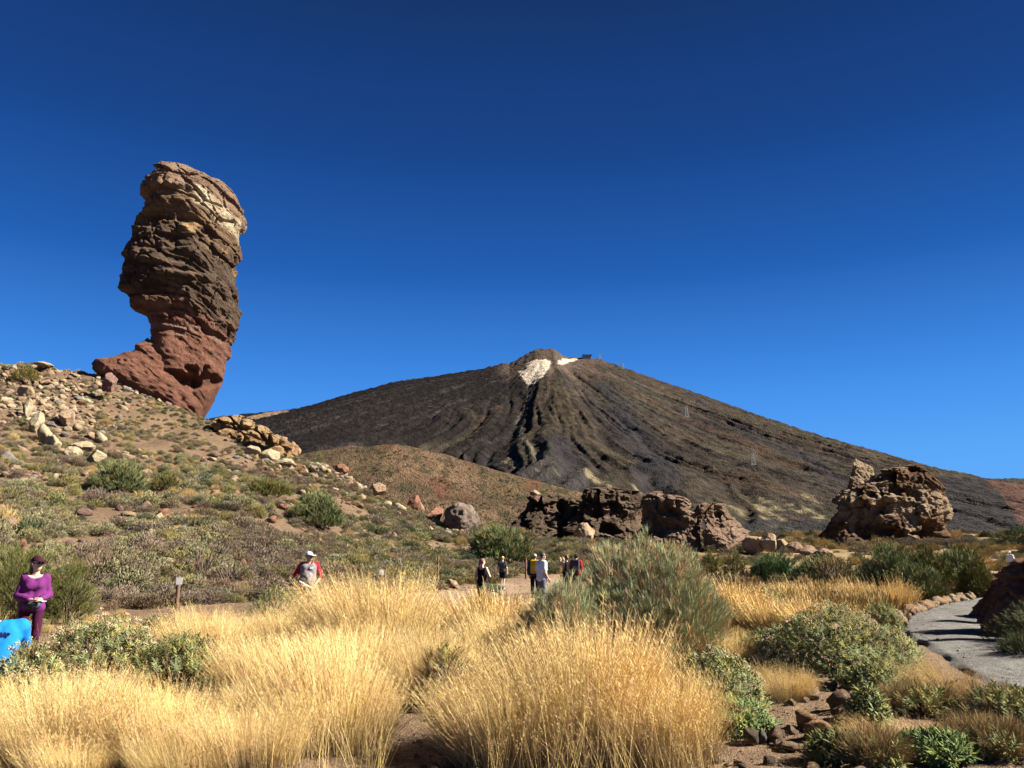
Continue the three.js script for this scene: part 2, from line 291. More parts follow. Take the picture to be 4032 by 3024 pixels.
// ───────────────────────── rock towers ─────────────────────────
/** A rock body whose left and right outlines are known (pixels, top to bottom), d metres away; rings are stacked from foot to top. */
function loft({ left, right, d, shift = 0, skew = 0, depth = .75, square = .8, na = 240, nh = 220, sink = 2, disp, dents = [], color, uvScale = 3 }) {
  const mid = (left[0][0] + right[right.length - 1][0] + right[0][0] + left[left.length - 1][0]) / 4, c = at(mid, 480, d), w = new THREE.Vector3(c.x, 0, -d).normalize(), rt = new THREE.Vector3(-w.z, 0, w.x), cu = c.dot(rt);
  const to = ([px, py]) => { const p = at(px, py, 1), dir = new THREE.Vector3(p.x, p.y - EYE, p.z), t = c.dot(w) / dir.dot(w); return [EYE + dir.y * t, dir.dot(rt) * t - cu]; };
  const L = left.map(to).sort((a, b) => a[0] - b[0]), R = right.map(to).sort((a, b) => a[0] - b[0]);
  const top = Math.max(L[L.length - 1][0], R[R.length - 1][0]), foot = Math.min(L[0][0], R[0][0]) - sink;
  const D = dents.map(([px, py, r, dep, q = 1]) => { const [v, u] = to([px, py]), [, u2] = to([px + r, py]), near = 1 - (knots(R, v) - knots(L, v)) / 2 * (typeof depth === 'function' ? depth(v - foot, top - foot) : depth) / c.dot(w); return [u * near, EYE + (v - EYE) * near, (u2 - u) * near, dep, q]; });
  const girth = (knots(R, (top + foot) / 2) - knots(L, (top + foot) / 2)) * 2.6, turns = Math.max(1, Math.round(girth / uvScale));
  const pos = [], col = [], uv = [], idx = [], base = new THREE.Vector3(c.x + w.x * shift, foot + sink, c.z + w.z * shift);
  for (let j = 0; j <= nh; j++) {
    const q = j / nh, v = lerp(foot, top, 1 - (1 - q) * (1 - q * .25) / 1), l = knots(L, v), r = knots(R, v), close = Math.sqrt(clamp((top - v) / (.06 * (top - foot)))), hw = Math.max(.02, (r - l) / 2 * (close < 1 ? .3 + .7 * close : 1)), cm = (l + r) / 2;
    const hz = Math.max(.02, hw * (typeof depth === 'function' ? depth(v - foot, top - foot) : depth));
    for (let i = 0; i <= na; i++) {
      const a = i / na * Math.PI * 2, ca = Math.cos(a), sa = Math.sin(a), pw = (t) => Math.sign(t) * Math.pow(Math.abs(t), square);
      let u = cm + hw * pw(ca), k = hz * pw(sa);                         // k > 0: away from the viewer
      const nl = Math.hypot(ca / hw, sa / hz), nu = ca / hw / nl, nk = sa / hz / nl;
      const fade = sstep(0, .05, 1 - q);
      let e = disp(u, v - foot, k, i === na ? 0 : a) * (.25 + .75 * fade);
      for (const [du, dv, dr, dep, dq] of D) if (nk < .25) { const s = 1 - Math.hypot(u - du, (v - dv) / dq) / dr * (1 + .55 * fbm(u * 1.6 / Math.max(.6, dr), v * 1.6 / Math.max(.6, dr), 77, 3)); if (s > 0) e -= dep * sstep(0, .6, s) * sstep(.25, -.2, nk); }
      u += nu * e; k += nk * e + skew * (u - cm); const y = v + .18 * e * (1 - fade);
      pos.push(rt.x * (cu + u) + w.x * (c.dot(w) + shift + k) - base.x, y - base.y, rt.z * (cu + u) + w.z * (c.dot(w) + shift + k) - base.z);
      uv.push(i / na * turns, v / uvScale);
      col.push(...color(u, v - foot, k, e));
      if (i < na && j < nh) { const o = j * (na + 1) + i; idx.push(o, o + na + 1, o + 1, o + 1, o + na + 1, o + na + 2); }
    }
  }
  const g = geo(pos, idx, col, uv); return { g, base };
}
function closeSeam(g, na, nh) { const n = g.attributes.normal; for (let j = 0; j <= nh; j++) { const a = j * (na + 1), b = a + na, x = n.getX(a) + n.getX(b), y = n.getY(a) + n.getY(b), z = n.getZ(a) + n.getZ(b), l = Math.hypot(x, y, z) || 1; n.setXYZ(a, x / l, y / l, z / l); n.setXYZ(b, x / l, y / l, z / l); } return g; }
function rockBody(name, label, category, bodies, mat = rockMat) {
  const made = bodies.map((b) => { const o = loft(b); closeSeam(o.g, b.na ?? 240, b.nh ?? 220); return o; }), base = made[0].base;
  made.forEach((m) => m.g.translate(m.base.x - base.x, m.base.y - base.y, m.base.z - base.z));
  const mesh = new THREE.Mesh(made.length > 1 ? mergeGeometries(made.map((m) => m.g)) : made[0].g, mat); mesh.position.copy(base);
  return tagMesh(mesh, name, label, category);
}
const tint = (c, k) => [c[0] * k, c[1] * k, c[2] * k];
{ // the tall leaning pillar: dipping beds of brown, cream, black and red
  const z = (l) => l.map(([a, b]) => [76.2 + a * .1685, 152.4 + b * .1685]);
  const M = .0187;                                                       // metres in a unit of the outline above
  const bed = (u, v, k) => { const q = u + .2 * k + 1.7; return v + (q > 0 ? .52 * q : .05 * q); };
  const disp = (u, v, k) => {
    const s = bed(u, v, k), n = fbm(u * .22, v * .22, k * .22, 3), low = 1 - sstep(9.5, 15, v + .35 * u);
    const lay = fbm(u * .12 + 5, s * .95, k * .12, 3), lay2 = fbm(u * .35, s * 2.6, k * .35, 3);
    const ledge = (Math.abs(((s * .42 + .25 * n) % 1 + 1) % 1 - .5) * 2);
    const blocks = worley(u * .26, s * .62, k * .26), crack = worley(u * .5, v * .3, k * .5);
    const mid = sstep(9.5, 12, s) * (1 - sstep(18, 21, s));
    return .6 * n * (1 - .4 * low) + (.3 * lay + .13 * lay2 + .16 * (ledge - .5)) * (.5 + .5 * mid) * (1 - .75 * low) + .85 * (blocks[2] - .5) * (1 - .88 * low) * sstep(0, .1, blocks[1] - blocks[0]) - .22 * (1 - sstep(0, .07, crack[1] - crack[0])) * (1 - low) + (.05 + .07 * (1 - low)) * fbm(u * 2.2, s * 3.2, k * 2.2, 3);
  };
  const color = (u, v, k, e) => {
    const zx = 600 + u / M, zy = 1600 - ((v + 11) * 1.06 - 14) / .019 + 20 * fbm(u * .4, v * .4, k * .4, 3), sd = zy - .55 * Math.max(0, zx - 500) + .05 * Math.max(0, 500 - zx), n = fbm(u * .7, v * 1.4 + u * .5, k * .7, 4), f = fbm(u * .5, bed(u, v, k) * 3, k * .5, 3);
    let c = mixc([.30, .19, .13], [.44, .295, .20], clamp(.5 + n * .5));                       // brown cap
    c = mixc(c, mixc([.22, .14, .09], [.37, .24, .145], clamp(.5 + f * .8)), sstep(200, 270, sd));
    c = mixc(c, mixc([.12, .082, .06], [.22, .15, .105], clamp(.45 + f * .7)), sstep(330, 470, sd + 40 * n));           // dark lava beds
    if (sd > 300 && sd < 480) c = mixc(c, [.45, .285, .13], sstep(.15, .6, n + f * .4) * .8 * sstep(560, 700, zx));
    c = mixc(c, mixc([.105, .07, .052], [.22, .15, .105], clamp(.4 + f * .9)), sstep(560, 700, sd + 40 * n));
    c = mixc(c, mixc([.25, .112, .074], [.40, .20, .14], clamp(.5 + f * .6 + n * .3)), sstep(800, 960, sd + 60 * f));      // red beds
    c = mixc(c, [.37, .245, .19], .7 * sstep(0, .4, f) * sstep(880, 940, sd) * (1 - sstep(1000, 1080, sd)));
    if (sd > 1180) c = mixc(c, [.25, .115, .078], .5);
    const cream = sstep(515, 560, zx + 14 * n) * sstep(112, 142, sd + 14 * n) * (1 - sstep(238, 266, sd + 22 * n)) + .8 * sstep(455, 475, zx) * (1 - sstep(560, 580, zx)) * sstep(205, 212, sd + 6 * n) * (1 - sstep(228, 234, sd));
    c = mixc(c, mixc([.66, .51, .32], [.80, .66, .45], clamp(.5 + n)), clamp(cream));
    if (Math.hypot(zx - 535, (zy - 430) * 1.3) < 52 + 20 * n) c = [.52, .345, .17];
    return tint(c, 1.18 + .18 * n);
  };
  rockBody('rock_pillar', 'tall leaning rock pillar of banded brown, cream, black and red layers on the hill', 'rock pillar', [
    { d: 83, na: 360, nh: 370, depth: .72, skew: .1, square: .78, sink: 3, disp, color,
      left: z([[470, 60], [418, 95], [425, 135], [392, 180], [388, 250], [430, 285], [418, 330], [378, 380], [370, 435], [358, 465], [355, 520], [340, 570], [308, 640], [292, 705], [280, 760], [275, 820], [302, 860], [316, 900], [350, 935], [418, 970], [432, 1020], [440, 1070], [432, 1110], [428, 1200], [440, 1300], [520, 1450], [640, 1560], [690, 1600]]),
      right: z([[545, 60], [650, 98], [740, 118], [800, 150], [850, 190], [885, 225], [930, 265], [965, 320], [985, 390], [1000, 425], [992, 465], [970, 490], [966, 560], [966, 650], [952, 690], [950, 730], [960, 780], [975, 815], [982, 855], [960, 890], [945, 925], [955, 975], [945, 1000], [938, 1050], [912, 1080], [895, 1120], [890, 1160], [895, 1210], [880, 1235], [870, 1280], [868, 1350], [845, 1420], [820, 1480], [790, 1540], [748, 1600]]),
      dents: z([[620, 1335], [790, 1345], [470, 370], [600, 700]]).map(([a, b], i) => [a, b, [34, 20, 14, 16][i], [1.5, .8, 1.0, .5][i], [.36, .6, .5, .3][i]]) },
    { d: 83, shift: -1.8, na: 260, nh: 130, depth: (v, h) => .42, square: .85, sink: 3.5, color,
      disp: (u, v, k) => .4 * fbm(u * .4, v * .4, k * .4, 4) + .12 * fbm(u * .15, (v + .8 * u) * 1.6, k * .15, 3) + .08 * fbm(u * 2.5, v * 3.5, k * 2.5, 2),
      left: z([[418, 1128], [385, 1165], [340, 1205], [230, 1238], [145, 1255], [118, 1275], [112, 1325], [150, 1350], [260, 1400], [400, 1480], [560, 1560], [640, 1600]]),
      right: z([[430, 1128], [470, 1165], [500, 1205], [520, 1240], [540, 1290], [600, 1370], [660, 1430], [705, 1480], [735, 1560], [745, 1600]]) },
  ]);
}
const lumpy = (a, f, b = .3) => (u, v, k) => { const w = worley(u * f * 1.6, v * f * 1.6, k * f * 1.6); const w2 = worley(u * f * 4.5, v * f * 4.5, k * f * 4.5); return a * fbm(u * f, v * f, k * f, 3) + b * (w[2] - .5) * 1.1 + b * .3 * (sstep(0, .2, w[1] - w[0]) - .7) + b * .5 * (w2[2] - .5) + a * .35 * ridged(u * f * 3, v * f * 3, k * f * 3, 3) + .12 * fbm(u * f * 9, v * f * 9, k * f * 9, 2); };
{ // dark rugged rock
  const z = (l) => l.map(([a, b]) => [507.9 + a * .08037, 469.8 + b * .08037]);
  const color = (u, v, k, e) => { const n = fbm(u * .5, v * .5, k * .5, 4), f = fbm(u * 2, v * 2, k * 2, 3); let c = mixc([.125, .088, .062], [.255, .178, .12], clamp(.5 + n * .5 + f * .4)); if (fbm(u * .9 + 20, v * .9, k, 2) > .72) c = [.33, .2, .145]; return c; };
  rockBody('rugged_rock', 'dark rugged rock mass with hollows behind the walkers, left of the shaded rock', 'rock', [
    { d: 90, na: 250, nh: 160, depth: .62, skew: .65, square: .8, disp: lumpy(.85, .35, .8), color,
      left: z([[330, 305], [268, 345], [245, 430], [220, 520], [180, 590], [120, 640], [80, 720], [0, 770], [-40, 900]]), right: z([[560, 305], [780, 345], [900, 400], [1000, 600], [1100, 800], [1150, 900]]),
      dents: z([[690, 460], [560, 900]]).map(([a, b], i) => [a, b, [11, 8][i], [2.2, 1][i], [.75, .6][i]]) },
    { d: 89, na: 250, nh: 160, depth: .6, skew: .6, square: .78, disp: lumpy(.85, .35, .8), color,
      left: z([[1000, 222], [930, 340], [880, 450], [840, 700], [820, 900]]), right: z([[1420, 215], [1530, 265], [1600, 340], [1605, 450], [1585, 560], [1605, 650], [1650, 740], [1670, 830], [1600, 900]]),
      dents: z([[1250, 730], [1110, 560], [1330, 450]]).map(([a, b], i) => [a, b, [13, 9, 6][i], [1.8, 1.4, .7][i], [.6, .5, .8][i]]) },
  ]);
}
{ // rock with a shaded front and pale slanting slabs
  const z = (l) => l.map(([a, b]) => [634.9 + a * .06889, 482.5 + b * .06889]);
  const color = (u, v, k, e) => { const n = fbm(u * .45, v * .45, k * .45, 4), f = fbm(u * 1.8, (v + u) * 1.8, k * 1.8, 3); return mixc(mixc([.27, .17, .115], [.40, .265, .185], clamp(.5 + n)), [.52, .36, .255], clamp(.3 + .5 * f)); };
  rockBody('slab_rock', 'reddish brown rock with shaded front and pale broken top between the two other rocks', 'rock', [
    { d: 84, na: 250, nh: 150, depth: .65, square: .6, disp: lumpy(.6, .35, .75), color,
      left: z([[210, 130], [180, 200], [100, 260], [95, 330], [115, 500], [125, 620], [140, 720], [70, 820], [40, 950], [0, 1000]]), right: z([[470, 150], [560, 200], [640, 235], [700, 290], [740, 400], [830, 470], [880, 560], [900, 700], [960, 900], [1000, 1000]]),
      dents: z([[500, 420], [420, 640]]).map(([a, b], i) => [a, b, [12, 15][i], [1.2, 1.2][i], [.6, .7][i]]) },
    { d: 83, na: 230, nh: 150, depth: .5, skew: 1, square: .72, disp: lumpy(.5, .4, .6), color,
      left: z([[1250, 285], [1110, 300], [1050, 350], [980, 450], [950, 560], [1000, 700], [1100, 800], [1200, 900], [1250, 1000]]), right: z([[1318, 285], [1325, 370], [1360, 470], [1480, 640], [1590, 700], [1640, 790], [1700, 850], [1800, 960], [1850, 1050]]),
      dents: z([[1180, 460]]).map(([a, b]) => [a, b, 5, .9, 1]) },
    { d: 86, na: 90, nh: 90, depth: .9, square: .5, sink: 1, disp: lumpy(.18, .7, .15), color,
      left: z([[955, 285], [900, 350], [845, 430], [830, 560], [840, 700]]), right: z([[1005, 285], [1050, 322], [1010, 400], [960, 500], [960, 700]]) },
    { d: 81, na: 180, nh: 100, depth: .7, square: .75, disp: lumpy(.45, .5, .3), color,
      left: z([[1040, 640], [1000, 720], [1010, 850], [1040, 950], [1000, 1050], [1000, 1150]]), right: z([[1080, 640], [1160, 740], [1250, 830], [1310, 900], [1320, 1000], [1330, 1150]]) },
  ]);
}
{ // the craggy rock on the right
  const z = (l) => l.map(([a, b]) => [812.7 + a * .07195, 452.1 + b * .07195]);
  const color = (u, v, k, e) => {
    const n = fbm(u * .3, v * .3, k * .3, 4), f = fbm(u * 1.2, v * 1.8, k * 1.2, 3);
    let c = mixc([.155, .088, .052], [.33, .20, .118], clamp(.5 + n * .6 + f * .3));
    c = mixc(c, [.54, .39, .25], sstep(.12, .36, fbm(u * .22 + 9, v * .22, k * .22, 2) + .12 * f) * .9);
    return c;
  };
  rockBody('craggy_rock', 'tall craggy brown rock with a pointed left horn and caves beside the path', 'rock', [
    { d: 125, na: 330, nh: 270, depth: .62, skew: .62, square: .74, disp: lumpy(.8, .26, .8), color,
      left: z([[1300, 180], [1180, 215], [1060, 245], [1000, 262], [960, 330], [900, 420], [620, 490], [460, 600], [360, 740], [380, 850], [300, 980], [262, 1060], [235, 1140], [200, 1200], [215, 1260], [150, 1400]]), right: z([[1560, 170], [1610, 210], [1690, 330], [1775, 430], [1815, 540], [1880, 640], [1900, 720], [1880, 830], [1865, 1000], [1880, 1150], [1860, 1250], [1860, 1400]]),
      dents: z([[1050, 340], [1110, 520], [1650, 1090], [1400, 240], [800, 600], [1230, 1160], [760, 1000], [930, 770], [1420, 560]]).map(([a, b], i) => [a, b, [11, 8, 13, 9, 8, 9, 22, 8, 9][i], [2.6, 2, 3.4, 1.2, 1.6, 1.6, 1.6, 1.6, 1.2][i], [.6, .8, 1.5, .5, .7, .7, 1.2, .9, .9][i]]) },
    { d: 124, na: 180, nh: 160, depth: .4, square: .6, skew: .8, disp: lumpy(.18, .5, .2), color: (u, v, k) => mixc([.36, .25, .155], [.54, .40, .26], clamp(.5 + fbm(u * .8, v * .4, k, 3))),
      left: z([[585, 92], [562, 160], [556, 300], [520, 460], [500, 600], [440, 900], [400, 1350]]), right: z([[610, 96], [680, 130], [760, 170], [835, 205], [850, 300], [870, 420], [860, 600], [850, 900], [850, 1350]]) },
  ]);
}
{ // tawny blocky outcrop on the ridge
  const z = (l) => l.map(([a, b]) => [203.2 + a * .0574, 406.3 + b * .0574]);
  const color = (u, v, k, e) => { const w = worley(u * 1.1, v * 1.1, k * 1.1), n = fbm(u, v, k, 3); return tint(mixc([.46, .28, .145], [.76, .53, .28], clamp(w[2] + .3 * n)), 1 + .1 * n); };
  const disp = (u, v, k) => { const w = worley(u * .75, v * .75, k * .75), w2 = worley(u * 1.8, v * 1.8, k * 1.8); return .9 * (sstep(0, .22, w[1] - w[0]) - .7) * (.5 + w[2]) + .35 * (w2[2] - .5) + .3 * fbm(u * .4, v * .4, k * .4, 3); };
  rockBody('tawny_outcrop', 'blocky tawny orange rock outcrop on the ridge right of the pillar', 'rock outcrop', [
    { d: 77, na: 260, nh: 90, depth: .5, skew: .45, square: .85, disp, color, left: z([[560, 165], [420, 185], [320, 210], [240, 240], [200, 310], [240, 380], [300, 520]]), right: z([[640, 155], [760, 220], [880, 280], [1040, 330], [1110, 400], [1130, 460], [1150, 560], [1150, 620]]) },
    { d: 75.5, na: 220, nh: 80, depth: .55, skew: .45, square: .85, disp, color, left: z([[860, 330], [820, 400], [860, 520], [1000, 600], [1150, 700]]), right: z([[1100, 400], [1180, 470], [1400, 525], [1480, 620], [1540, 720], [1540, 800]]) },
  ]);
}
// ───────────────────────── boulders ─────────────────────────
function boulderGeo(s, detail, planes = 9, bump_ = .09, cut = .62) {
  reseed(s * 7919 + 3);
  const g0 = new THREE.IcosahedronGeometry(1, detail), P = [];
  for (let i = 0; i < planes; i++) { const v = new THREE.Vector3(rr(-1, 1), rr(-1, 1), rr(-1, 1)).normalize(); P.push([v, rr(cut, .95)]); }
  const p = g0.attributes.position, pos = new Float32Array(p.count * 3), col = new Float32Array(p.count * 3), uv = new Float32Array(p.count * 2), v = new THREE.Vector3();
  for (let i = 0; i < p.count; i++) {
    v.fromBufferAttribute(p, i).normalize(); let r = 1;
    for (const [n, d] of P) { const k = v.dot(n); if (k > .05) r = Math.min(r, d / k); }
    r *= 1 + bump_ * fbm(v.x * 2 + s, v.y * 2, v.z * 2, 3) + bump_ * .5 * fbm(v.x * 7 + s, v.y * 7, v.z * 7, 2);
    pos.set([v.x * r, v.y * r, v.z * r], i * 3); const k = 1 + .22 * fbm(v.x * 3 + s, v.y * 3, v.z * 3, 3); col.set([k, k, k], i * 3); uv.set([(v.x + v.z * .8) * r * .5, (v.y + v.z * .35) * r * .5], i * 2);
  }
  const g = geo(pos, null, col, uv); // not indexed: facets stay crisp
  if (detail > 2) { const n = g.attributes.normal, q = new Map(); const key = (i) => [0, 1, 2].map((k) => Math.round(pos[i * 3 + k] * 2e4)).join(); for (let i = 0; i < p.count; i++) { const k = key(i), e = q.get(k) ?? q.set(k, [0, 0, 0]).get(k); e[0] += n.getX(i); e[1] += n.getY(i); e[2] += n.getZ(i); } for (let i = 0; i < p.count; i++) { const e = q.get(key(i)), l = Math.hypot(...e) || 1; n.setXYZ(i, e[0] / l, e[1] / l, e[2] / l); } }
  return g;
}
const STONE = { cream: [.47, .375, .24], tan: [.40, .285, .18], brown: [.34, .225, .15], red: [.31, .155, .10], purple: [.23, .14, .115], dark: [.19, .145, .115], grey: [.27, .245, .22], orange: [.48, .29, .165] };
const stoneMats = {}; for (const k in STONE) { stoneMats[k] = boulderMat.clone(); stoneMats[k].color.setRGB(...STONE[k].map((v) => v * TONE)); }
const bigGeo = [1, 2, 3, 4, 5, 6].map((s) => boulderGeo(s, 14, 8 + s, .1)), smallGeo = [11, 12, 13, 14, 15, 16, 17, 18].map((s) => boulderGeo(s, 3, 11, .12, .42));
reseed(99);
function boulder(px0, px1, py0, py1, kind, label, o = {}) {              // pixel box of what shows; it stands on the ground there
  const g = o.d ? at((px0 + px1) / 2, py1, o.d) : groundHit((px0 + px1) / 2, py1), d = -g.z, sx = (px1 - px0) / 2 * d / FOCAL, hy = (py1 - py0) * d / FOCAL;
  const m = new THREE.Mesh(o.geo ?? (o.small ? smallGeo : bigGeo)[Math.floor(rnd() * (o.small ? 8 : 6))], stoneMats[kind]);
  const sy = hy * (o.small ? .62 : .6); m.scale.set(sx * 1.12, sy, sx * (o.deep ?? 1)); m.rotation.set(rr(-.15, .15), o.turn ?? rr(0, 6.28), o.tilt ?? rr(-.15, .15));
  if (o.turn === undefined) m.scale.z = sx * 1.1;
  m.position.set(g.x, (o.d ? g.y : height(g.x, g.z)) + hy - sy * .9, g.z - (o.back ?? 0)); return tagMesh(m, 'boulder', label, 'boulder', o.group);
}
const round = boulderGeo(31, 16, 3, .12, .9), wedge = boulderGeo(37, 14, 14, .06, .42), wedge2 = boulderGeo(41, 14, 12, .06, .45);
boulder(445, 476, 506, 532, 'dark', 'large round dark boulder at the foot of the slope, half in shade', { geo: round, turn: .6 });
boulder(423, 447, 506, 526, 'red', 'pointed reddish boulder just left of the round dark boulder', { geo: wedge, turn: 1.2, tilt: -.35 });
boulder(404, 423, 496, 514, 'red', 'upright reddish boulder second left of the round dark boulder', { geo: wedge2, turn: 2.2 });
boulder(413, 424, 504, 516, 'brown', 'small brown boulder leaning against the upright reddish boulder', { small: true });
boulder(391, 406, 502, 512, 'cream', 'pale cream boulder left of the upright reddish boulder', { small: true });
boulder(380, 392, 501, 509, 'cream', 'low pale boulder at the end of the row on the ridge', { small: true });
boulder(366, 386, 483, 496, 'brown', 'brown boulder with pale right side on the ridge', {});
boulder(330, 348, 464, 474, 'red', 'flat red boulder on the ridge right of the lone round bush', { geo: wedge2 });
boulder(322, 333, 470, 476, 'orange', 'small orange block under the flat red boulder', { small: true });
boulder(311, 325, 463, 474, 'cream', 'cracked pale block below the lone round bush', {});
boulder(288, 300, 443, 458, 'orange', 'rounded orange brown boulder at the right end of the tawny outcrop', { turn: 1 });
boulder(257, 276, 429, 444, 'purple', 'oval purple brown boulder leaning on the tawny outcrop', { geo: round, turn: .4, tilt: -.45 });
boulder(272, 287, 437, 452, 'purple', 'upright purple brown boulder before the tawny outcrop', { geo: round, turn: 2.4, tilt: .2 });
boulder(215, 230, 425, 434, 'purple', 'flat plum boulder at the left end of the tawny outcrop', { turn: 2 });
boulder(228, 238, 424, 433, 'purple', 'pointed plum boulder second from the left end of the tawny outcrop', { geo: wedge, turn: 2 });
boulder(241, 259, 446, 458, 'cream', 'pale angular block on the slope below the oval purple boulder', { geo: wedge });
boulder(257, 279, 449, 461, 'cream', 'long pale slab on the slope below the upright purple boulder', { geo: wedge2 });
boulder(271, 292, 459, 467, 'cream', 'thin pale slab lower down from the long pale slab', {});
boulder(35, 52, 362, 366.5, 'cream', 'flat pale rock on the skyline at far left', { d: 77 });
boulder(0, 15, 519, 535, 'brown', 'rounded brown boulder at the left picture edge on the slope', { geo: round });
boulder(506, 522, 533, 541, 'grey', 'smooth grey boulder behind the round broom bush', { d: 66 });
boulder(529, 540, 490, 497, 'tan', 'boulder perched on the left summit of the dark rugged rock', { d: 90, small: true });
boulder(575, 595, 524, 543, 'tan', 'big tawny boulder embedded in the front of the dark rugged rock', { d: 84.5 });
boulder(101, 116, 372, 392, 'purple', 'purple brown block standing below the left toe of the rock pillar', { d: 73 });
[[22, 31, 397, 420], [30, 44, 410, 433], [58, 75, 411, 428], [70, 92, 441, 452], [85, 104, 450, 466], [64, 80, 448, 462], [45, 60, 436, 449], [15, 32, 385, 400], [35, 52, 425, 445], [92, 106, 431, 443]].forEach(([a, b, c, d], i) =>
  boulder(a, b, c, d, ['cream', 'cream', 'tan', 'cream', 'cream'][i % 5], ['tall pale block high on the left slope', 'pale block right of the tall pale block on the left slope', 'tan boulder below the skyline bush on the left slope', 'broad pale slab above the round green bush on the slope', 'sunlit pale boulder just above the round green bush', 'pale boulder left of the broad pale slab', 'low cream boulder in the middle of the left rubble', 'pale boulder under the skyline bush at far left', 'slanting pale slab in the left rubble', 'small pale block above the broad pale slab'][i], { small: i > 6, geo: i % 3 === 1 ? wedge : undefined }));
[[775, 792, 540, 553, 'tan'], [786, 804, 543, 556, 'brown'], [745, 765, 536, 552, 'tan'], [762, 778, 534, 549, 'tan'], [800, 816, 546, 556, 'brown'], [815, 832, 549, 558, 'brown']].forEach(([a, b, c, d, k], i) =>
  boulder(a, b, c, d, k, ['sunlit boulder at the right foot of the slab rock', 'cracked boulder in the rubble tail, third from the slab rock', 'largest pale boulder against the right side of the slab rock', 'pale boulder second in the rubble tail of the slab rock', 'low boulder near the end of the rubble tail', 'last boulder of the rubble tail before the craggy rock'][i], { d: 79 - i, group: 'rubble tail of the slab rock' }));
{ // boulder beside the path, mostly outside the picture
  const color = (u, v, k) => mixc([.16, .08, .052], [.25, .128, .083], clamp(.5 + fbm(u * 1.3, v * 1.3, k * 1.3, 3)));
  rockBody('path_boulder', 'big dark red brown boulder in shade beside the footpath at right edge', 'boulder', [
    { d: 16.4, na: 150, nh: 90, depth: .6, square: .85, sink: .5, disp: lumpy(.1, 1.4, .08), color, uvScale: 1, left: [[1045, 553], [1016, 560], [1003, 575], [993, 600], [983, 625], [985, 645], [990, 655]], right: [[1080, 551], [1120, 560], [1150, 590], [1170, 620], [1175, 655]] },
    { d: 19.3, na: 110, nh: 70, depth: .5, square: .85, sink: .5, disp: lumpy(.1, 1.4, .08), color, uvScale: 1, left: [[1030, 563], [1005, 572], [985, 600], [977, 628], [977, 640]], right: [[1060, 563], [1100, 590], [1120, 640]] },
    { d: 22.2, na: 110, nh: 70, depth: .4, square: .85, sink: .5, disp: lumpy(.1, 1.4, .08), color, uvScale: 1, left: [[1010, 572], [985, 590], [974, 612], [972, 625]], right: [[1030, 572], [1060, 600], [1080, 625]] }], boulderMat);
}
// kerb stones and foreground stones
{
  const pts = pathLeft.getSpacedPoints(150); let i = 0;
  reseed(500);
  pts.forEach((p, n) => {
    if (p.z > -19.5 || p.z < -37) return;
    const s = rr(.14, .24), m = new THREE.Mesh(smallGeo[Math.floor(rnd() * 8)], stoneMats[['tan', 'orange', 'tan', 'brown', 'cream'][Math.floor(rnd() * 5)]]);
    m.scale.set(s * rr(.9, 1.3), s * rr(.8, 1.1), s * rr(.9, 1.2)); m.rotation.set(rr(-.3, .3), rr(0, 6), rr(-.3, .3));
    const x = p.x - rr(.05, .2), z = p.z + rr(-.1, .05); m.position.set(x, height(x, z) + s * .42, z);
    tagMesh(m, 'kerb_stone', 'small rough stone in the kerb along the far bend of the path', 'stone', 'kerb stones along the path'); i++;
  });
}
const FRONT = [[739, 760, 728, 744, 'dark', 'dark brown pitted stone on the bare ground, left of three'], [757, 768, 732, 744, 'grey', 'small grey stone, middle of three on the bare ground'], [767, 784, 727, 743, 'brown', 'brown angular stone, right of three on the bare ground'], [796, 821, 712, 730, 'orange', 'rust coloured boulder at the edge of the rocky gully'], [808, 838, 725, 742, 'orange', 'broad rust brown boulder, front of the gully'], [780, 800, 744, 752, 'tan', 'flat tan stone at the front of the gully'], [818, 838, 742, 754, 'tan', 'tan stone under the dry stalks'], [786, 799, 726, 734, 'tan', 'small buff stone behind the three stones'],
  [829, 856, 692, 712, 'brown', 'large dark brown boulder in the gully'], [850, 873, 693, 711, 'brown', 'dark boulder right of the large one in the gully'], [833, 850, 706, 720, 'brown', 'brown stone low in the gully'], [804, 825, 688, 700, 'tan', 'tan boulder at the head of the gully'], [818, 835, 679, 690, 'tan', 'pale buff boulder under the flowering shrub'], [866, 884, 690, 700, 'brown', 'small brown boulder right in the gully'], [845, 860, 720, 735, 'orange', 'rusty stone beside the green tuft'], [800, 815, 676, 686, 'tan', 'small pale stone under the dry twigs'],
  [385, 398, 719, 727, 'dark', 'dark stone in the shaded hollow between grasses'], [905, 922, 648, 656, 'tan', 'flat stone at the corner of the path'], [893, 908, 655, 665, 'tan', 'buff stone beside the path corner']];
reseed(71);
FRONT.forEach(([a, b, c, d, k, l]) => boulder(a, b, c, d, k, l, { geo: smallGeo[Math.floor(rnd() * 8)], small: true }));
// ───────────────────────── plants ─────────────────────────
/** One flat tapering blade along points. */
function ribbon(out, pts, w0, w1, side) {
  const n = pts.length, o = out.pos.length / 3;
  for (let i = 0; i < n; i++) { const w = lerp(w0, w1, i / (n - 1)) / 2, p = pts[i]; out.pos.push(p[0] - side[0] * w, p[1] - side[1] * w, p[2] - side[2] * w, p[0] + side[0] * w, p[1] + side[1] * w, p[2] + side[2] * w); }
  for (let i = 0; i < n - 1; i++) { const a = o + i * 2; out.idx.push(a, a + 1, a + 2, a + 1, a + 3, a + 2); }
}
function tri(out, a, b, c) { const o = out.pos.length / 3; out.pos.push(...a, ...b, ...c); out.idx.push(o, o + 1, o + 2); }
const finish = (out) => geo(out.pos, out.idx);
const unit = (a) => { const l = Math.hypot(...a) || 1; return [a[0] / l, a[1] / l, a[2] / l]; };
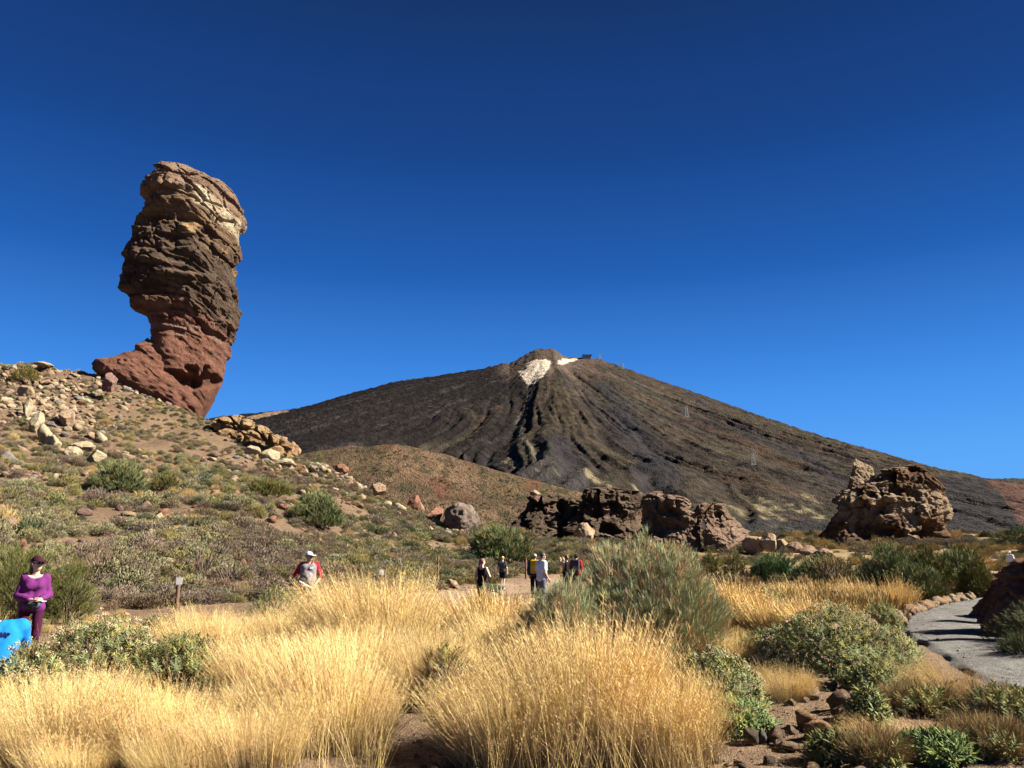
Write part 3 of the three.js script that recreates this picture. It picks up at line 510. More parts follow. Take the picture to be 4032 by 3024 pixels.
/** Dry flowering stalks, 1 m tall, bending to +x, with short seed pods along the upper part. */
function stalks(s, n, w, pods, spread = .12) {
  reseed(s); const out = { pos: [], idx: [] };
  for (let k = 0; k < n; k++) {
    const a = rr(0, 6.28), bx = Math.cos(a) * spread * rr(.1, 1), bz = Math.sin(a) * spread * rr(.1, 1), h = rr(.72, 1), lean = rr(0, .2), sway = rr(-.1, .1), pts = [], th = rr(0, 6.28), side = [Math.cos(th), 0, Math.sin(th)];
    const P = (t) => [bx * (1 + t * .9) + lean * t * t, h * t * (1 - .12 * lean * t), bz * (1 + t * .9) + sway * t * t];
    for (let i = 0; i <= 4; i++) pts.push(P(i / 4));
    ribbon(out, pts, w, w * .35, side);
    for (let i = 0; i < pods; i++) {
      const t = rr(.3, 1), p = P(t), q = rr(0, 6.28), l = rr(.012, .034), up = rr(.7, 1.8), e = [p[0] + Math.cos(q) * l, p[1] + l * up, p[2] + Math.sin(q) * l], ww = w * .5;
      tri(out, [p[0], p[1] - ww, p[2]], [p[0] - Math.sin(q) * ww, p[1] + ww, p[2] + Math.cos(q) * ww], e);
    }
  }
  return finish(out);
}
/** Upright rush-like green twigs, 1 m long. */
function twigs(s, n, w, spread = .3) {
  reseed(s); const out = { pos: [], idx: [] };
  for (let k = 0; k < n; k++) {
    const a = rr(0, 6.28), r = Math.sqrt(rnd()), dx = Math.cos(a) * r * spread, dz = Math.sin(a) * r * spread, h = rr(.55, 1), th = rr(0, 6.28), y0 = rr(0, .25);
    const P = (t) => [dx * (t * .5 + .5 * t * t), y0 + (h - y0) * t, dz * (t * .5 + .5 * t * t)];
    ribbon(out, [P(0), P(.5), P(1)], w, w * .45, [Math.cos(th), 0, Math.sin(th)]);
    if (k % 2) { const t = rr(.35, .7), p = P(t), q = rr(0, 6.28); ribbon(out, [p, [p[0] + Math.cos(q) * .06, p[1] + .12, p[2] + Math.sin(q) * .06], [p[0] + Math.cos(q) * .09, p[1] + .27, p[2] + Math.sin(q) * .09]], w * .8, w * .4, [Math.sin(q), 0, -Math.cos(q)]); }
  }
  return finish(out);
}
/** A rosette of narrow leaves round a short shoot, about 1 across. */
function rosette(s, n, len, w) {
  reseed(s); const out = { pos: [], idx: [] };
  for (let k = 0; k < n; k++) {
    const a = k * 2.4 + rr(-.3, .3), y = k / n * .7, up = lerp(.15, 1.1, k / n) + rr(-.15, .2), l = len * rr(.75, 1.1), c = Math.cos(a), s2 = Math.sin(a), sd = [-s2, 0, c];
    const A = [0, y, 0], B = [c * l * .5, y + l * .5 * up, s2 * l * .5], C = [c * l, y + l * (up - .18), s2 * l];
    const o = out.pos.length / 3; out.pos.push(...A, B[0] - sd[0] * w / 2, B[1], B[2] - sd[2] * w / 2, B[0] + sd[0] * w / 2, B[1], B[2] + sd[2] * w / 2, ...C); out.idx.push(o, o + 1, o + 2, o + 1, o + 3, o + 2);
  }
  return finish(out);
}
function blobs(s, n, r, spread) { // clusters of dry flower heads
  reseed(s); const gs = [];
  for (let k = 0; k < n; k++) { const g = new THREE.OctahedronGeometry(r * rr(.7, 1.2), 0); g.translate(rr(-1, 1) * spread, rr(-.4, .6) * spread, rr(-1, 1) * spread); gs.push(g); }
  return mergeGeometries(gs);
}
const leafMat = (r, g, b, ro = 1) => { const m = rough(r, g, b, ro); m.side = THREE.DoubleSide; return m; };
const PROTO = {
  straw: [1, 2, 3, 4].map((s) => stalks(s * 13, 10, .0033, 20)), strawFar: [1, 2, 3].map((s) => stalks(s * 29, 7, .012, 8, .16)), straggle: [1, 2, 3].map((s) => stalks(s * 41, 6, .0034, 16, .14)),
  twig: [1, 2, 3].map((s) => twigs(s * 17, 16, .011)), twigNear: [1, 2, 3, 4].map((s) => twigs(s * 19, 14, .02, .34)), twigFar: [1, 2, 3].map((s) => twigs(s * 23, 10, .045, .38)),
  leaf: [1, 2, 3].map((s) => rosette(s * 31, 15, .62, .15)), leafFar: [1, 2].map((s) => rosette(s * 37, 9, .75, .28)),
  bloom: [1, 2].map((s) => blobs(s * 43, 7, .22, .55)),
};
const MAT = { brown: leafMat(.27, .19, .105), straw: leafMat(.84, .635, .29, .9), dull: leafMat(.38, .265, .12), broom: leafMat(.2, .225, .10), broomGrey: leafMat(.44, .45, .26), sage: leafMat(.195, .22, .10), wood: rough(.14, .105, .08), greyWood: rough(.30, .26, .22), bloom: rough(.52, .43, .26), olive: leafMat(.165, .165, .055), dark: leafMat(.11, .125, .06) };
const Y = new THREE.Vector3(0, 1, 0), _q = new THREE.Quaternion(), _q2 = new THREE.Quaternion(), _m = new THREE.Matrix4(), _s = new THREE.Vector3(), _p = new THREE.Vector3(), _d = new THREE.Vector3(), _c = new THREE.Color();
function scatter(name, protos, mat, parent, places) {                    // places: [x, y, z, dirx, diry, dirz, scale, spin, tone]
  protos.forEach((g, k) => {
    const own = places.filter((_, i) => i % protos.length === k); if (!own.length) return;
    const m = new THREE.InstancedMesh(g, mat, own.length);
    own.forEach(([x, y, z, dx, dy, dz, s, spin, tone], i) => {
      _d.set(dx, dy, dz).normalize(); _q.setFromUnitVectors(Y, _d); _q2.setFromAxisAngle(Y, spin); _q.multiply(_q2);
      m.setMatrixAt(i, _m.compose(_p.set(x, y, z), _q, _s.set(s, s, s)));
      if (Array.isArray(tone)) _c.setRGB(...tone); else _c.setRGB(tone, tone, tone); m.setColorAt(i, _c);
    });
    m.name = name; m.userData.kind = 'stuff'; parent.add(m); shade(m);
  });
}
function woody(parent, R, H, n, mat = MAT.wood, rad = .012) {
  const gs = [];
  for (let i = 0; i < n; i++) {
    const a = rr(0, 6.28), r = rr(.25, .8), p = [[rr(-.05, .05), -.05, rr(-.05, .05)]]; for (let k = 1; k <= 3; k++) p.push([Math.cos(a) * R * r * k / 3 + rr(-.06, .06) * R, H * .72 * Math.pow(k / 3, .8) * rr(.85, 1.1), Math.sin(a) * R * r * k / 3 + rr(-.06, .06) * R]);
    gs.push(tube(p, rad * rr(.6, 1.2), 4, 6));
  }
  return part('branches', mergeGeometries(gs), mat, parent, 'stuff');
}
/** Where a plant stands: pixel span, top pixel, metres ahead. */
function stand(px0, px1, top, d) { const x = xAt((px0 + px1) / 2, d), y = height(x, -d); return { x, y, z: -d, R: (px1 - px0) / 2 * d / FOCAL, H: Math.max(.15, at(0, top, d).y - y), d }; }
function dome(R, H, n, core = .35) { // points through the crown, more near its skin; [x, y, z, outward direction]
  const out = [];
  for (let i = 0; i < n; i++) {
    const a = rr(0, 6.28), e = Math.asin(rr(0, 1)), k = Math.pow(rr(core, 1), .7), c = Math.cos(e);
    const lump = 1 + .16 * noise(Math.cos(a) * 2 + R * 9, Math.sin(a) * 2, e * 3 + H * 5);
    out.push([Math.cos(a) * c * R * k * lump, Math.sin(e) * H * k * lump, Math.sin(a) * c * R * k * lump, Math.cos(a) * c, Math.sin(e), Math.sin(a) * c, k]);
  }
  return out;
}
function tussock(span, n, label, o = {}) {
  const s = stand(...span), far = s.d > 17, t = thing('grass_tussock', label, 'dry grass', [s.x, s.y, s.z], 'dry golden tussocks'), P = [];
  reseed(Math.floor(span[0] * 31 + span[3] * 977)); const wind = o.wind ?? .12;
  for (let i = 0; i < n; i++) {
    const a = rr(0, 6.28), r = Math.sqrt(rnd()), x = Math.cos(a) * r * s.R * .82, z = Math.sin(a) * r * Math.min(s.R, 1.2) * .72, lean = Math.pow(r, 1.3) * (o.spread ?? .4);
    const h = s.H * rr(.62, 1.08) * (1 - .1 * r * r) * (1 + .26 * noise(x * 2.1, z * 2.1, span[0])) * (rnd() < .05 ? 1.16 : 1);
    const dx = Math.cos(a) * lean + rr(-.2, .2) * rr(.4, 1) - wind, dz = Math.sin(a) * lean + rr(-.2, .2) * rr(.4, 1), w = (1 + rr(-.2, .2)) * (1 + .2 * noise(x * 3.1 + span[0], z * 3.1)), g = rnd(), old = rnd() < .22 ? .72 : 1;
    P.push([x, -.03, z, dx, 1, dz, h, Math.atan2(-dz, dx) + rr(-.4, .4), [w * rr(.94, 1.06) * (old < 1 ? .82 : 1), w * rr(.94, 1.02) * old, w * (g < .2 ? .75 : rr(.85, 1.15)) * old]]);
  }
  scatter('stalks', far ? PROTO.strawFar : PROTO.straw, o.mat ?? MAT.straw, t, P);
  const Q = []; for (let i = 0; i < n * .8; i++) { const a = rr(0, 6.28), r = Math.sqrt(rnd()); Q.push([Math.cos(a) * r * s.R * .75, -.03, Math.sin(a) * r * Math.min(s.R, 1.2) * .65, Math.cos(a) * r * .9 + rr(-.3, .3), 1, Math.sin(a) * r * .9 + rr(-.3, .3), s.H * rr(.3, .62), rr(0, 6), rr(.5, 1.1)]); }
  scatter('undergrowth', far ? PROTO.strawFar : PROTO.straw, MAT.brown, t, Q);
  if (!far) woody(t, s.R * .8, s.H * .5, 26, MAT.wood, .005);
  return t;
}
function broom(span, n, label, o = {}) {
  const s = stand(...span); if (o.at) { s.x = o.at.x; s.y = o.at.y; s.z = o.at.z; s.d = -o.at.z; s.R = (span[1] - span[0]) / 2 * s.d / FOCAL; s.H = (span[4] - span[2]) * s.d / FOCAL; }
  const far = s.d > 24, t = thing(o.name ?? 'broom_shrub', label, 'shrub', [s.x, s.y, s.z], 'broom shrubs'); reseed(Math.floor(span[0] * 17 + s.d * 131));
  const lenK = o.len ?? (far ? .3 : .17), P = dome(s.R * .88, s.H * .86, n).map(([x, y, z, a, b, c, k]) => { const g = rr(.7, 1.25), br = rnd() < (o.brown ?? .14); return [x, y, z, a * (o.out ?? .75) + rr(-.18, .18), b * .7 + .75, c * (o.out ?? .75) + rr(-.18, .18), Math.max(far ? .42 : .22, Math.min(s.R, s.H * 1.3) * lenK) * rr(.75, 1.2), rr(0, 6), br ? [g * 1.5, g * .95, g * .9] : [g * rr(.85, 1.15), g, g * rr(.8, 1.1)]]; });
  scatter('twigs', far ? PROTO.twigFar : PROTO.twigNear, o.mat ?? MAT.broom, t, P);
  woody(t, s.R * .8, s.H * .8, far ? 8 : 30, MAT.wood, far ? .03 : .012); return t;
}
function leafy(span, n, label, o = {}) {
  const s = stand(...span), far = s.d > 20, t = thing('leafy_shrub', label, 'shrub', [s.x, s.y, s.z], 'leafy grey green shrubs'); reseed(Math.floor(span[0] * 11 + s.d * 71));
  const size = o.size ?? .085, D = dome(s.R * .94, s.H * .92, n, o.core ?? .6), tone = () => { const g = rr(.72, 1.3), y = rnd(); return [g * (y < .3 ? 1.35 : 1), g * (y < .3 ? 1.12 : 1), g * (y < .3 ? .7 : 1)]; };
  const top = D.filter(([, y]) => rnd() < (o.bare ?? 0) ? y > s.H * .5 : true);
  scatter('leaves', far ? PROTO.leafFar : PROTO.leaf, o.mat ?? MAT.sage, t, top.map(([x, y, z, a, b, c]) => [x, y, z, a + rr(-.4, .4), b + .7, c + rr(-.4, .4), size * rr(.75, 1.3) * (far ? 1.8 : 1), rr(0, 6), tone()]));
  if (o.flowers) scatter('flower_heads', PROTO.bloom, MAT.bloom, t, dome(s.R * .98, s.H * 1.02, o.flowers, .93).map(([x, y, z, a, b, c]) => [x, y, z, a, b + .5, c, rr(.03, .055), rr(0, 6), [rr(.8, 1.15), rr(.8, 1.1), rr(.7, 1.1)]]));
  if (o.dry) scatter('dry_twigs', PROTO.twig, MAT.dull, t, dome(s.R * .9, s.H * .85, o.dry, .3).map(([x, y, z, a, b, c]) => [x, y, z, a + rr(-.5, .5), b + .5, c + rr(-.5, .5), rr(.12, .25), rr(0, 6), rr(.5, 1.2)]));
  woody(t, s.R * .85, s.H * .9, far ? 8 : 40, o.wood ?? MAT.wood, .007); return t;
}
// — foreground tussocks: [left px, right px, top px, metres] —
[
  [[458, 560, 640, 6.9], 620, 'left half of the big golden tussock in the centre foreground'],
  [[505, 640, 624, 7.2], 850, 'tallest golden tussock in the centre foreground'],
  [[590, 708, 646, 7.1], 700, 'right part of the big golden tussock in the centre foreground'],
  [[-40, 120, 664, 6.6], 760, 'golden tussock in the bottom left corner'],
  [[85, 215, 672, 6.8], 640, 'golden tussock second from the bottom left corner'],
  [[180, 300, 690, 6.6], 560, 'lower golden tussock at the bottom, third from the left corner'],
  [[255, 388, 640, 7.4], 760, 'wide golden tussock left of the shaded bare hollow'],
  [[225, 335, 622, 9.6], 420, 'golden tussock behind the leafy bush at left'],
  [[300, 400, 606, 10.5], 430, 'golden tussock above the wide one left of centre'],
  [[392, 478, 612, 10.2], 420, 'tangled golden tussock behind the shaded hollow'],
  [[318, 432, 571, 14.5], 560, 'high golden tussock right of the man in the red sleeved shirt'],
  [[428, 545, 586, 17.6], 420, 'golden tussock below the walking group'],
  [[160, 250, 598, 14], 330, 'golden tussock at the trail edge below the left sign post'],
  [[240, 330, 596, 15.5], 330, 'golden tussock below the man in the red sleeved shirt'],
  [[700, 765, 577, 20], 300, 'golden tussock behind the big broom on its right'],
  [[690, 760, 612, 12.5], 300, 'golden tussock at the right foot of the big broom'],
  [[745, 810, 588, 18.5], 260, 'golden tussock right of the big broom, behind the flowering shrub'],
  [[785, 860, 590, 17.8], 280, 'golden tussock left of the path bend'],
  [[838, 920, 576, 26.5], 330, 'bright golden tussock below the dark brooms by the path'],
  [[770, 830, 575, 26], 240, 'small far golden tussock right of the big broom'],
  [[748, 815, 655, 9.3], 330, 'rounded golden tussock above the rocky gully'],
  [[470, 540, 600, 13], 280, 'golden tussock left of the big broom'],
  [[30, 110, 715, 6.25], 330, 'low golden tussock at the bottom edge near the left corner'],
  [[135, 225, 722, 6.25], 330, 'low golden tussock at the bottom edge left of centre'],
  [[232, 300, 672, 8.2], 300, 'golden tussock between the woody leafy shrub and the wide tussock'],
].forEach(([s, n, l]) => tussock(s, n, l));
tussock([905, 975, 652, 9.6], 190, 'sparse dry grass at the path edge', { spread: .9, wind: .5 });
tussock([830, 960, 708, 7.2], 230, 'sparse leaning dry stalks in the bottom right', { spread: 1.3, wind: .5 });
tussock([930, 1050, 712, 7.3], 160, 'brown dry grass in the bottom right corner', { spread: 1.1, wind: .3, mat: MAT.dull });
tussock([870, 915, 668, 9.8], 120, 'wispy dry grass in front of the flowering shrub', { spread: 1.2, wind: .4 });
{ // thin loose stalks between the tussocks
  reseed(404); const t = thing('loose_grass', 'thin dry stalks growing between the tussocks', 'dry grass'); t.userData = { kind: 'stuff' }; const P = [], Q = [];
  for (let i = 0; i < 3400; i++) {
    const d = 6.2 + 12 * Math.pow(rnd(), 1.4), px = rr(-30, 720), x = xAt(px, d); if (px > 385 && px < 470 && d < 10 || onTrail(x, d) > .1 || px < 240 && d > 8.2 && d < 12 || rnd() > .6 + fbm(x * .8, d * .8, 3, 2)) continue;
    const w = rr(.75, 1.15); (i % 3 ? P : Q).push([x, height(x, -d) - .02, -d, rr(-.5, .35), 1, rr(-.4, .4), rr(.3, .75), rr(0, 6), [w, w * rr(.9, 1), w * rr(.75, 1.05)]]);
  }
  scatter('stalks', PROTO.straggle, MAT.straw, t, P); scatter('dry_stems', PROTO.straggle, MAT.brown, t, Q);
}
// — shrubs —
broom([556, 738, 529, 13.2], 7500, 'big grey green broom shrub in the middle foreground', { mat: MAT.broomGrey, brown: .2 });
broom([516, 612, 572, 12.3], 2400, 'low broom bush left of the big broom shrub', { mat: MAT.broomGrey });
leafy([25, 160, 615, 10.6], 900, 'grey green leafy shrub at left in front of the woman in purple', { dry: 260, flowers: 260, bare: .2 });
leafy([128, 224, 632, 9.6], 760, 'leafy shrub with a dark woody underside at left', { bare: .75, dry: 160 });
leafy([-12, 60, 640, 8.8], 320, 'leafy shrub in front of the blue shirt at the left edge', { dry: 120, flowers: 80 });
leafy([758, 912, 606, 11.6], 2100, 'wide leafy shrub with cream flower heads beside the path', { flowers: 900, dry: 120 });
leafy([738, 812, 628, 12.4], 700, 'dark leafy shrub left of the wide flowering shrub', { flowers: 100, dry: 90 });
leafy([668, 768, 650, 8.9], 1100, 'leafy flowering shrub right of the big golden tussock', { flowers: 420, dry: 60 });
leafy([690, 768, 700, 8.1], 560, 'bright green low leafy shrub under the flowering shrub', { flowers: 160, mat: leafMat(.15, .205, .08) });
leafy([845, 905, 668, 9.8], 420, 'small leafy bush at the gully head', { dry: 60 });
leafy([855, 885, 694, 7.9], 220, 'small blue green leafy tuft beside the gully stones', { size: .1 });
leafy([900, 968, 746, 6.75], 460, 'bright green leafy tuft at the bottom edge', { size: .085, mat: leafMat(.14, .195, .075) });
leafy([812, 862, 738, 6.9], 360, 'dark leafy tuft at the bottom between stones and stalks', { mat: MAT.dark });
leafy([960, 1060, 690, 7.9], 520, 'brownish leafy shrub below the path at the right edge', { dry: 420, bare: .4 });
leafy([880, 960, 690, 8.4], 200, 'low brown twiggy shrub at the path side', { dry: 360, bare: .3 });
leafy([945, 1040, 732, 6.95], 160, 'brown twiggy bush in the bottom right corner', { dry: 700, bare: .6 });
leafy([850, 905, 742, 6.7], 120, 'low brown twigs beside the bottom green tuft', { dry: 420, bare: .5 });
leafy([415, 475, 640, 9.4], 90, 'grey dead twiggy bush in the shaded hollow', { dry: 420, bare: .9, wood: MAT.greyWood });
leafy([745, 795, 590, 21], 300, 'pale green low shrub among the golden grass right of the big broom', {});
leafy([860, 905, 598, 19], 260, 'green low shrub left of the path bend', {});
leafy([235, 310, 585, 18.5], 300, 'scrubby bush left of the man in the red sleeved shirt', { dry: 60 });
leafy([995, 1120, 592, 14.2], 900, 'dark shrub in front of the boulder at the right edge', { mat: MAT.dark, dry: 200 });
broom([1005, 1050, 640, 12.6], 160, 'dark low bush at the path at right edge', { mat: MAT.dark });
broom([1042, 1088, 508, 15], 2000, 'tall broom beyond the right picture edge, nearest', { mat: MAT.dark });
broom([1036, 1078, 512, 17.6], 2000, 'tall broom beyond the right picture edge, middle', { mat: MAT.dark });
broom([1032, 1068, 520, 20.5], 1800, 'tall broom beyond the right picture edge, farthest', { mat: MAT.dark });
broom([1060, 1130, 560, 13.2], 300, 'dark bush on the far side of the path boulder', { mat: MAT.dark });
// brooms and bushes farther off
const HILLBUSH = [[92, 146, 460, 'round grey green broom on the open slope at left', 493, 300, {}], [289, 345, 494, 'dark green broom in the middle of the slope', 528, 340, { brown: .05 }], [312, 326, 453.5, 'lone round bush on the ridge', 466, 120, {}], [245, 290, 480, 'dull green bush left of the dark green broom', 497, 140, { mat: MAT.olive }], [8, 40, 366, 'dark bush on the skyline at far left', 384, 120, { mat: MAT.olive, brown: .3 }], [465, 533, 530, 'round broom behind the walkers', 563, 380, {}], [150, 178, 474, 'small broom right of the round broom on the slope', 492, 100, { mat: MAT.olive }]];
HILLBUSH.forEach(([a, b, top, label, foot, n, o]) => broom([a, b, top, 30, foot + 1], n * 3, label, { ...o, at: groundHit((a + b) / 2, foot) }));
broom([-30, 60, 537, 21], 1800, 'yellow green feathery bush behind the woman in purple', { mat: MAT.olive, brown: 0, out: 1.3, len: .22 });
broom([40, 92, 552, 20.5], 1000, 'green bush right of the woman in purple', { mat: MAT.olive, brown: 0, out: 1.2, len: .22 });
[[860, 925, 541, 34, 460, {}], [893, 955, 545, 36, 420, { mat: MAT.olive }], [925, 992, 550, 38, 420, {}], [885, 945, 566, 32.5, 420, {}], [930, 978, 572, 36, 320, {}], [962, 992, 560, 34, 240, { mat: MAT.olive }], [748, 800, 553, 52, 300, { mat: leafMat(.125, .19, .08) }], [700, 722, 548, 50, 120, { mat: MAT.olive }], [722, 748, 545, 53, 160, { brown: .6 }], [945, 985, 541, 60, 260, { mat: MAT.olive }], [790, 860, 556, 44, 260, {}], [640, 690, 543, 60, 200, { mat: MAT.olive }]].forEach(([a, b, t, d, n, o], i) =>
  broom([a, b, t, d], Math.round(n * 2.5), ['tall dark broom at the foot of the craggy rock', 'broom second from the left by the craggy rock', 'broad broom third along the path bend', 'broom directly above the kerb stones', 'low broom at the right end of the kerb stones', 'olive bush behind the path bend', 'bright green dome shaped broom below the slab rock', 'small olive bush below the slab rock', 'brown bush left of the bright green dome shaped broom', 'dark bush on the plain right of the craggy rock', 'green broom right of the bright green dome shaped broom', 'olive bush behind the big broom top'][i], o));
{ // brown umbrella-shaped bush with a bare stem
  const s = stand(818, 850, 557, 37), t = thing('bare_bush', 'brown umbrella shaped bush with bare stems before the craggy rock', 'shrub', [s.x, s.y, s.z]); reseed(5);
  woody(t, s.R * 1.2, s.H * 1.1, 46, MAT.wood, .018);
  scatter('twigs', PROTO.twigFar, MAT.dull, t, dome(s.R, s.H * .95, 160, .75).filter((p) => p[1] > s.H * .45).map(([x, y, z, a, b, c]) => [x, y, z, a, b + .6, c, .4, rr(0, 6), rr(.6, 1)]));
}
{ // dead branches
  const dead = (px, d, R, H, n, mat, label) => { const x = xAt(px, d), t = thing('dead_bush', label, 'dead branches', [x, height(x, -d), -d]); reseed(px); woody(t, R, H, n, mat, .022); woody(t, R * .7, H * 1.3, n >> 1, mat, .014); };
  dead(672 / 1, 24, .5, .5, 9, MAT.greyWood, 'bleached dead branch in the grass right of the big broom');
  dead(805, 27, .8, .7, 16, MAT.greyWood, 'bleached dead branches among the golden grass near the path');
  dead(228, 33, 1.1, 1.3, 22, MAT.wood, 'dark dead bush on the slope above the left sign post');
  dead(200, 33.5, .8, 1.6, 9, MAT.wood, 'dark dead stems left of the dark dead bush');
}
{ // pine at the right edge
  const s = stand(1000, 1060, 529, 75), t = thing('pine_tree', 'dark green tree at the right edge beyond the brooms', 'tree', [s.x, s.y, s.z]); reseed(9);
  part('trunk', tube([[0, -.3, 0], [.05, s.H * .3, 0], [0, s.H * .6, .05]], .14, 7), MAT.wood, t);
  const P = []; for (const [bx, by, r] of [[-.55, .55, .5], [.1, .62, .55], [.6, .5, .5], [-.1, .78, .4], [.75, .72, .35], [-.5, .35, .4]]) for (const [x, y, z, a, b, c] of dome(s.R * r, s.H * r * .6, 90, .5)) P.push([x + bx * s.R, y + by * s.H, z + rr(-.3, .3), a, b + .3, c, rr(.35, .6), rr(0, 6), rr(.6, 1.2)]);
  scatter('crown', PROTO.twigFar, leafMat(.10, .13, .06), t, P);
}
// ───────────────────────── scrub and stones on the slope and the plain ─────────────────────────
function scrubGeo(s, n, long, wide, up) {                                // a small bush, 1 m radius
  reseed(s * 101); const out = { pos: [], idx: [] };
  for (let i = 0; i < n; i++) {
    const a = rr(0, 6.28), e = Math.asin(rr(-.05, 1)), k = Math.pow(rr(.3, 1), .6), c = Math.cos(e), l = 1 + .22 * noise(Math.cos(a) * 2 + s, Math.sin(a) * 2, e * 3);
    const p = [Math.cos(a) * c * k * l, Math.max(-.1, Math.sin(e) * .78 * k * l), Math.sin(a) * c * k * l], d = unit([Math.cos(a) * c + rr(-.6, .6), Math.sin(e) + up + rr(-.3, .3), Math.sin(a) * c + rr(-.6, .6)]), t = rr(0, 6.28), sd = [Math.cos(t) * wide, 0, Math.sin(t) * wide], L = long * rr(.6, 1.3);
    tri(out, [p[0] - sd[0], p[1], p[2] - sd[2]], [p[0] + sd[0], p[1], p[2] + sd[2]], [p[0] + d[0] * L, p[1] + d[1] * L, p[2] + d[2] * L]);
    tri(out, [p[0] - sd[2], p[1] - .02, p[2] + sd[0]], [p[0] + sd[2], p[1], p[2] - sd[0]], [p[0] + d[0] * L * .8 + sd[0], p[1] + d[1] * L * .8, p[2] + d[2] * L * .8]);
  }
  return finish(out);
}
const SCRUB = [
  { kind: 'sage green', c: [.285, .26, .14], g: [1, 2, 3].map((s) => scrubGeo(s, 640, .14, .046, .3)) },
  { kind: 'yellow green', c: [.31, .275, .115], g: [4, 5].map((s) => scrubGeo(s, 640, .13, .046, .4)) },
  { kind: 'brown twiggy', c: [.25, .18, .12], g: [6, 7].map((s) => scrubGeo(s, 600, .2, .026, .4)) },
  { kind: 'grey brown', c: [.27, .21, .15], g: [8, 9].map((s) => scrubGeo(s, 640, .14, .04, .3)) },
  { kind: 'dry golden', c: [.50, .36, .15], g: [10, 11].map((s) => scrubGeo(s, 480, .32, .022, .9)) },
  { kind: 'dark green', c: [.105, .125, .065], g: [12].map((s) => scrubGeo(s, 520, .16, .04, .3)) },
];
SCRUB.forEach((k) => { k.mats = [.82, 1, 1.2].map((t) => leafMat(...k.c.map((v) => v * t))); });
{
  reseed(2024); const all = [], put = (x, d, s, kind) => all.push({ x, d, s, kind, size: s / d });
  const busy = HILLBUSH.map(([a, b, , , foot]) => { const p = groundHit((a + b) / 2, foot); return [p.x, -p.z, (b - a) / 2 * -p.z / FOCAL]; });
  const free = (x, d, s) => onTrail(x, d) < .3 && !busy.some(([bx, bd, br]) => Math.hypot(x - bx, d - bd) < br * .8 + s);
  for (let i = 0; i < 30000; i++) {                                      // the slope
    const d = rr(22, 84), px = rr(-70, 660), x = xAt(px, d), f = knots(FOOT, x); if (d < f - 2) continue;
    const y = height(x, -d), up = sstep(5, 13, y), rub = fbm(x * .1, d * .1, 40, 3);
    const dense = lerp(.78, .5, up) * lerp(1, .5, sstep(-.1, .5, rub) * up) * clamp(.75 + .8 * fbm(x * .3, d * .3, 12, 2)); if (rnd() > dense * .68 * (d / 50)) continue;
    const s = rr(.22, .62) * (rnd() < .15 ? 1.4 : 1) * lerp(1, .55, up); if (!free(x, d, s)) continue;
    const w = fbm(x * .16, d * .16, 70, 2) * .6 + rr(-.75, .85); put(x, d, s, w < -.5 ? 2 : w < -.15 ? 3 : w < .3 ? 0 : w < .62 ? 1 : w < .75 ? 4 : rnd() < .5 ? 5 : 0);
  }
  for (let i = 0; i < 5200; i++) {                                       // the plain to the right and the far edge of it
    const d = 20 + 230 * Math.pow(rnd(), 1.7), px = rr(560, 1100), x = xAt(px, d); if (x < 4 && d < 56) continue; if (d < 45 && offPath(x, -d) > -.7 && offPath(x, -d) < 6) continue; if (x > 6 && d < 16) continue;
    const s = rr(.3, .8) * (d > 90 ? 1.5 : 1), w = fbm(x * .09, d * .09, 170, 2) + rr(-.5, .5); if (rnd() > clamp(.55 + fbm(x * .2, d * .2, 8, 2))) continue;
    put(x, d, s, d < 42 && rnd() < .65 ? 4 : w < -.3 ? 3 : w < 0 ? 0 : w < .25 ? 1 : w < .75 ? 4 : 5);
  }
  for (let i = 0; i < 260; i++) { const d = rr(10, 22), px = rr(-20, 760), x = xAt(px, d); if (onTrail(x, d) > .05) continue; put(x, d, rr(.12, .3), [4, 4, 3, 0][Math.floor(rnd() * 4)]); }
  all.sort((a, b) => b.size - a.size);
  const rest = new Map(), inst = thing('hillside_scrub', 'small mixed bushes covering the slope and plain', 'scrub'); inst.userData = { kind: 'stuff' };
  const where = (x, d) => { const p = 512 + x / (d * cosP) * FOCAL, high = d > knots(FOOT, x) + 14; return x > 10 || p > 690 ? (d > 45 ? (p > 830 ? 'on the plain before the craggy rock' : 'on the plain before the slab rock') : p > 800 ? 'in dry grass left of the path' : 'in dry grass right of the big broom') : p < 70 ? (high ? 'on the slope above the woman in purple' : 'behind the woman in purple') : p < 190 ? (high ? 'on the slope above the left sign post' : 'left of the left sign post') : p < 330 ? (high ? 'on the slope above the red sleeved man' : 'between left sign post and red sleeved man') : p < 450 ? (high ? 'on the slope below the row of boulders' : 'left of the bare fence post') : high ? 'on the slope behind the walkers' : 'beside the trail near the walkers'; };
  all.forEach(({ x, d, s, kind }, i) => {
    const k = SCRUB[kind], g = k.g[i % k.g.length], m = k.mats[Math.floor(rnd() * 3)], y = height(x, -d) - .04 * s, sy = s * rr(1, 1.45), spin = rr(0, 6.28);
    if (i < 300) { const o = new THREE.Mesh(g, m); o.position.set(x, y, -d); o.scale.set(s, sy, s); o.rotation.y = spin; tagMesh(o, 'low_shrub', (s > .6 ? 'broad ' : s > .4 ? 'rounded ' : 'little ') + k.kind + ' bush ' + where(x, d), 'bush', 'small bushes on the slope and plain'); }
    else { const key = kind + ',' + (i % k.g.length); if (!rest.has(key)) rest.set(key, { g, k, list: [] }); rest.get(key).list.push([x, y, -d, s, sy, spin]); }
  });
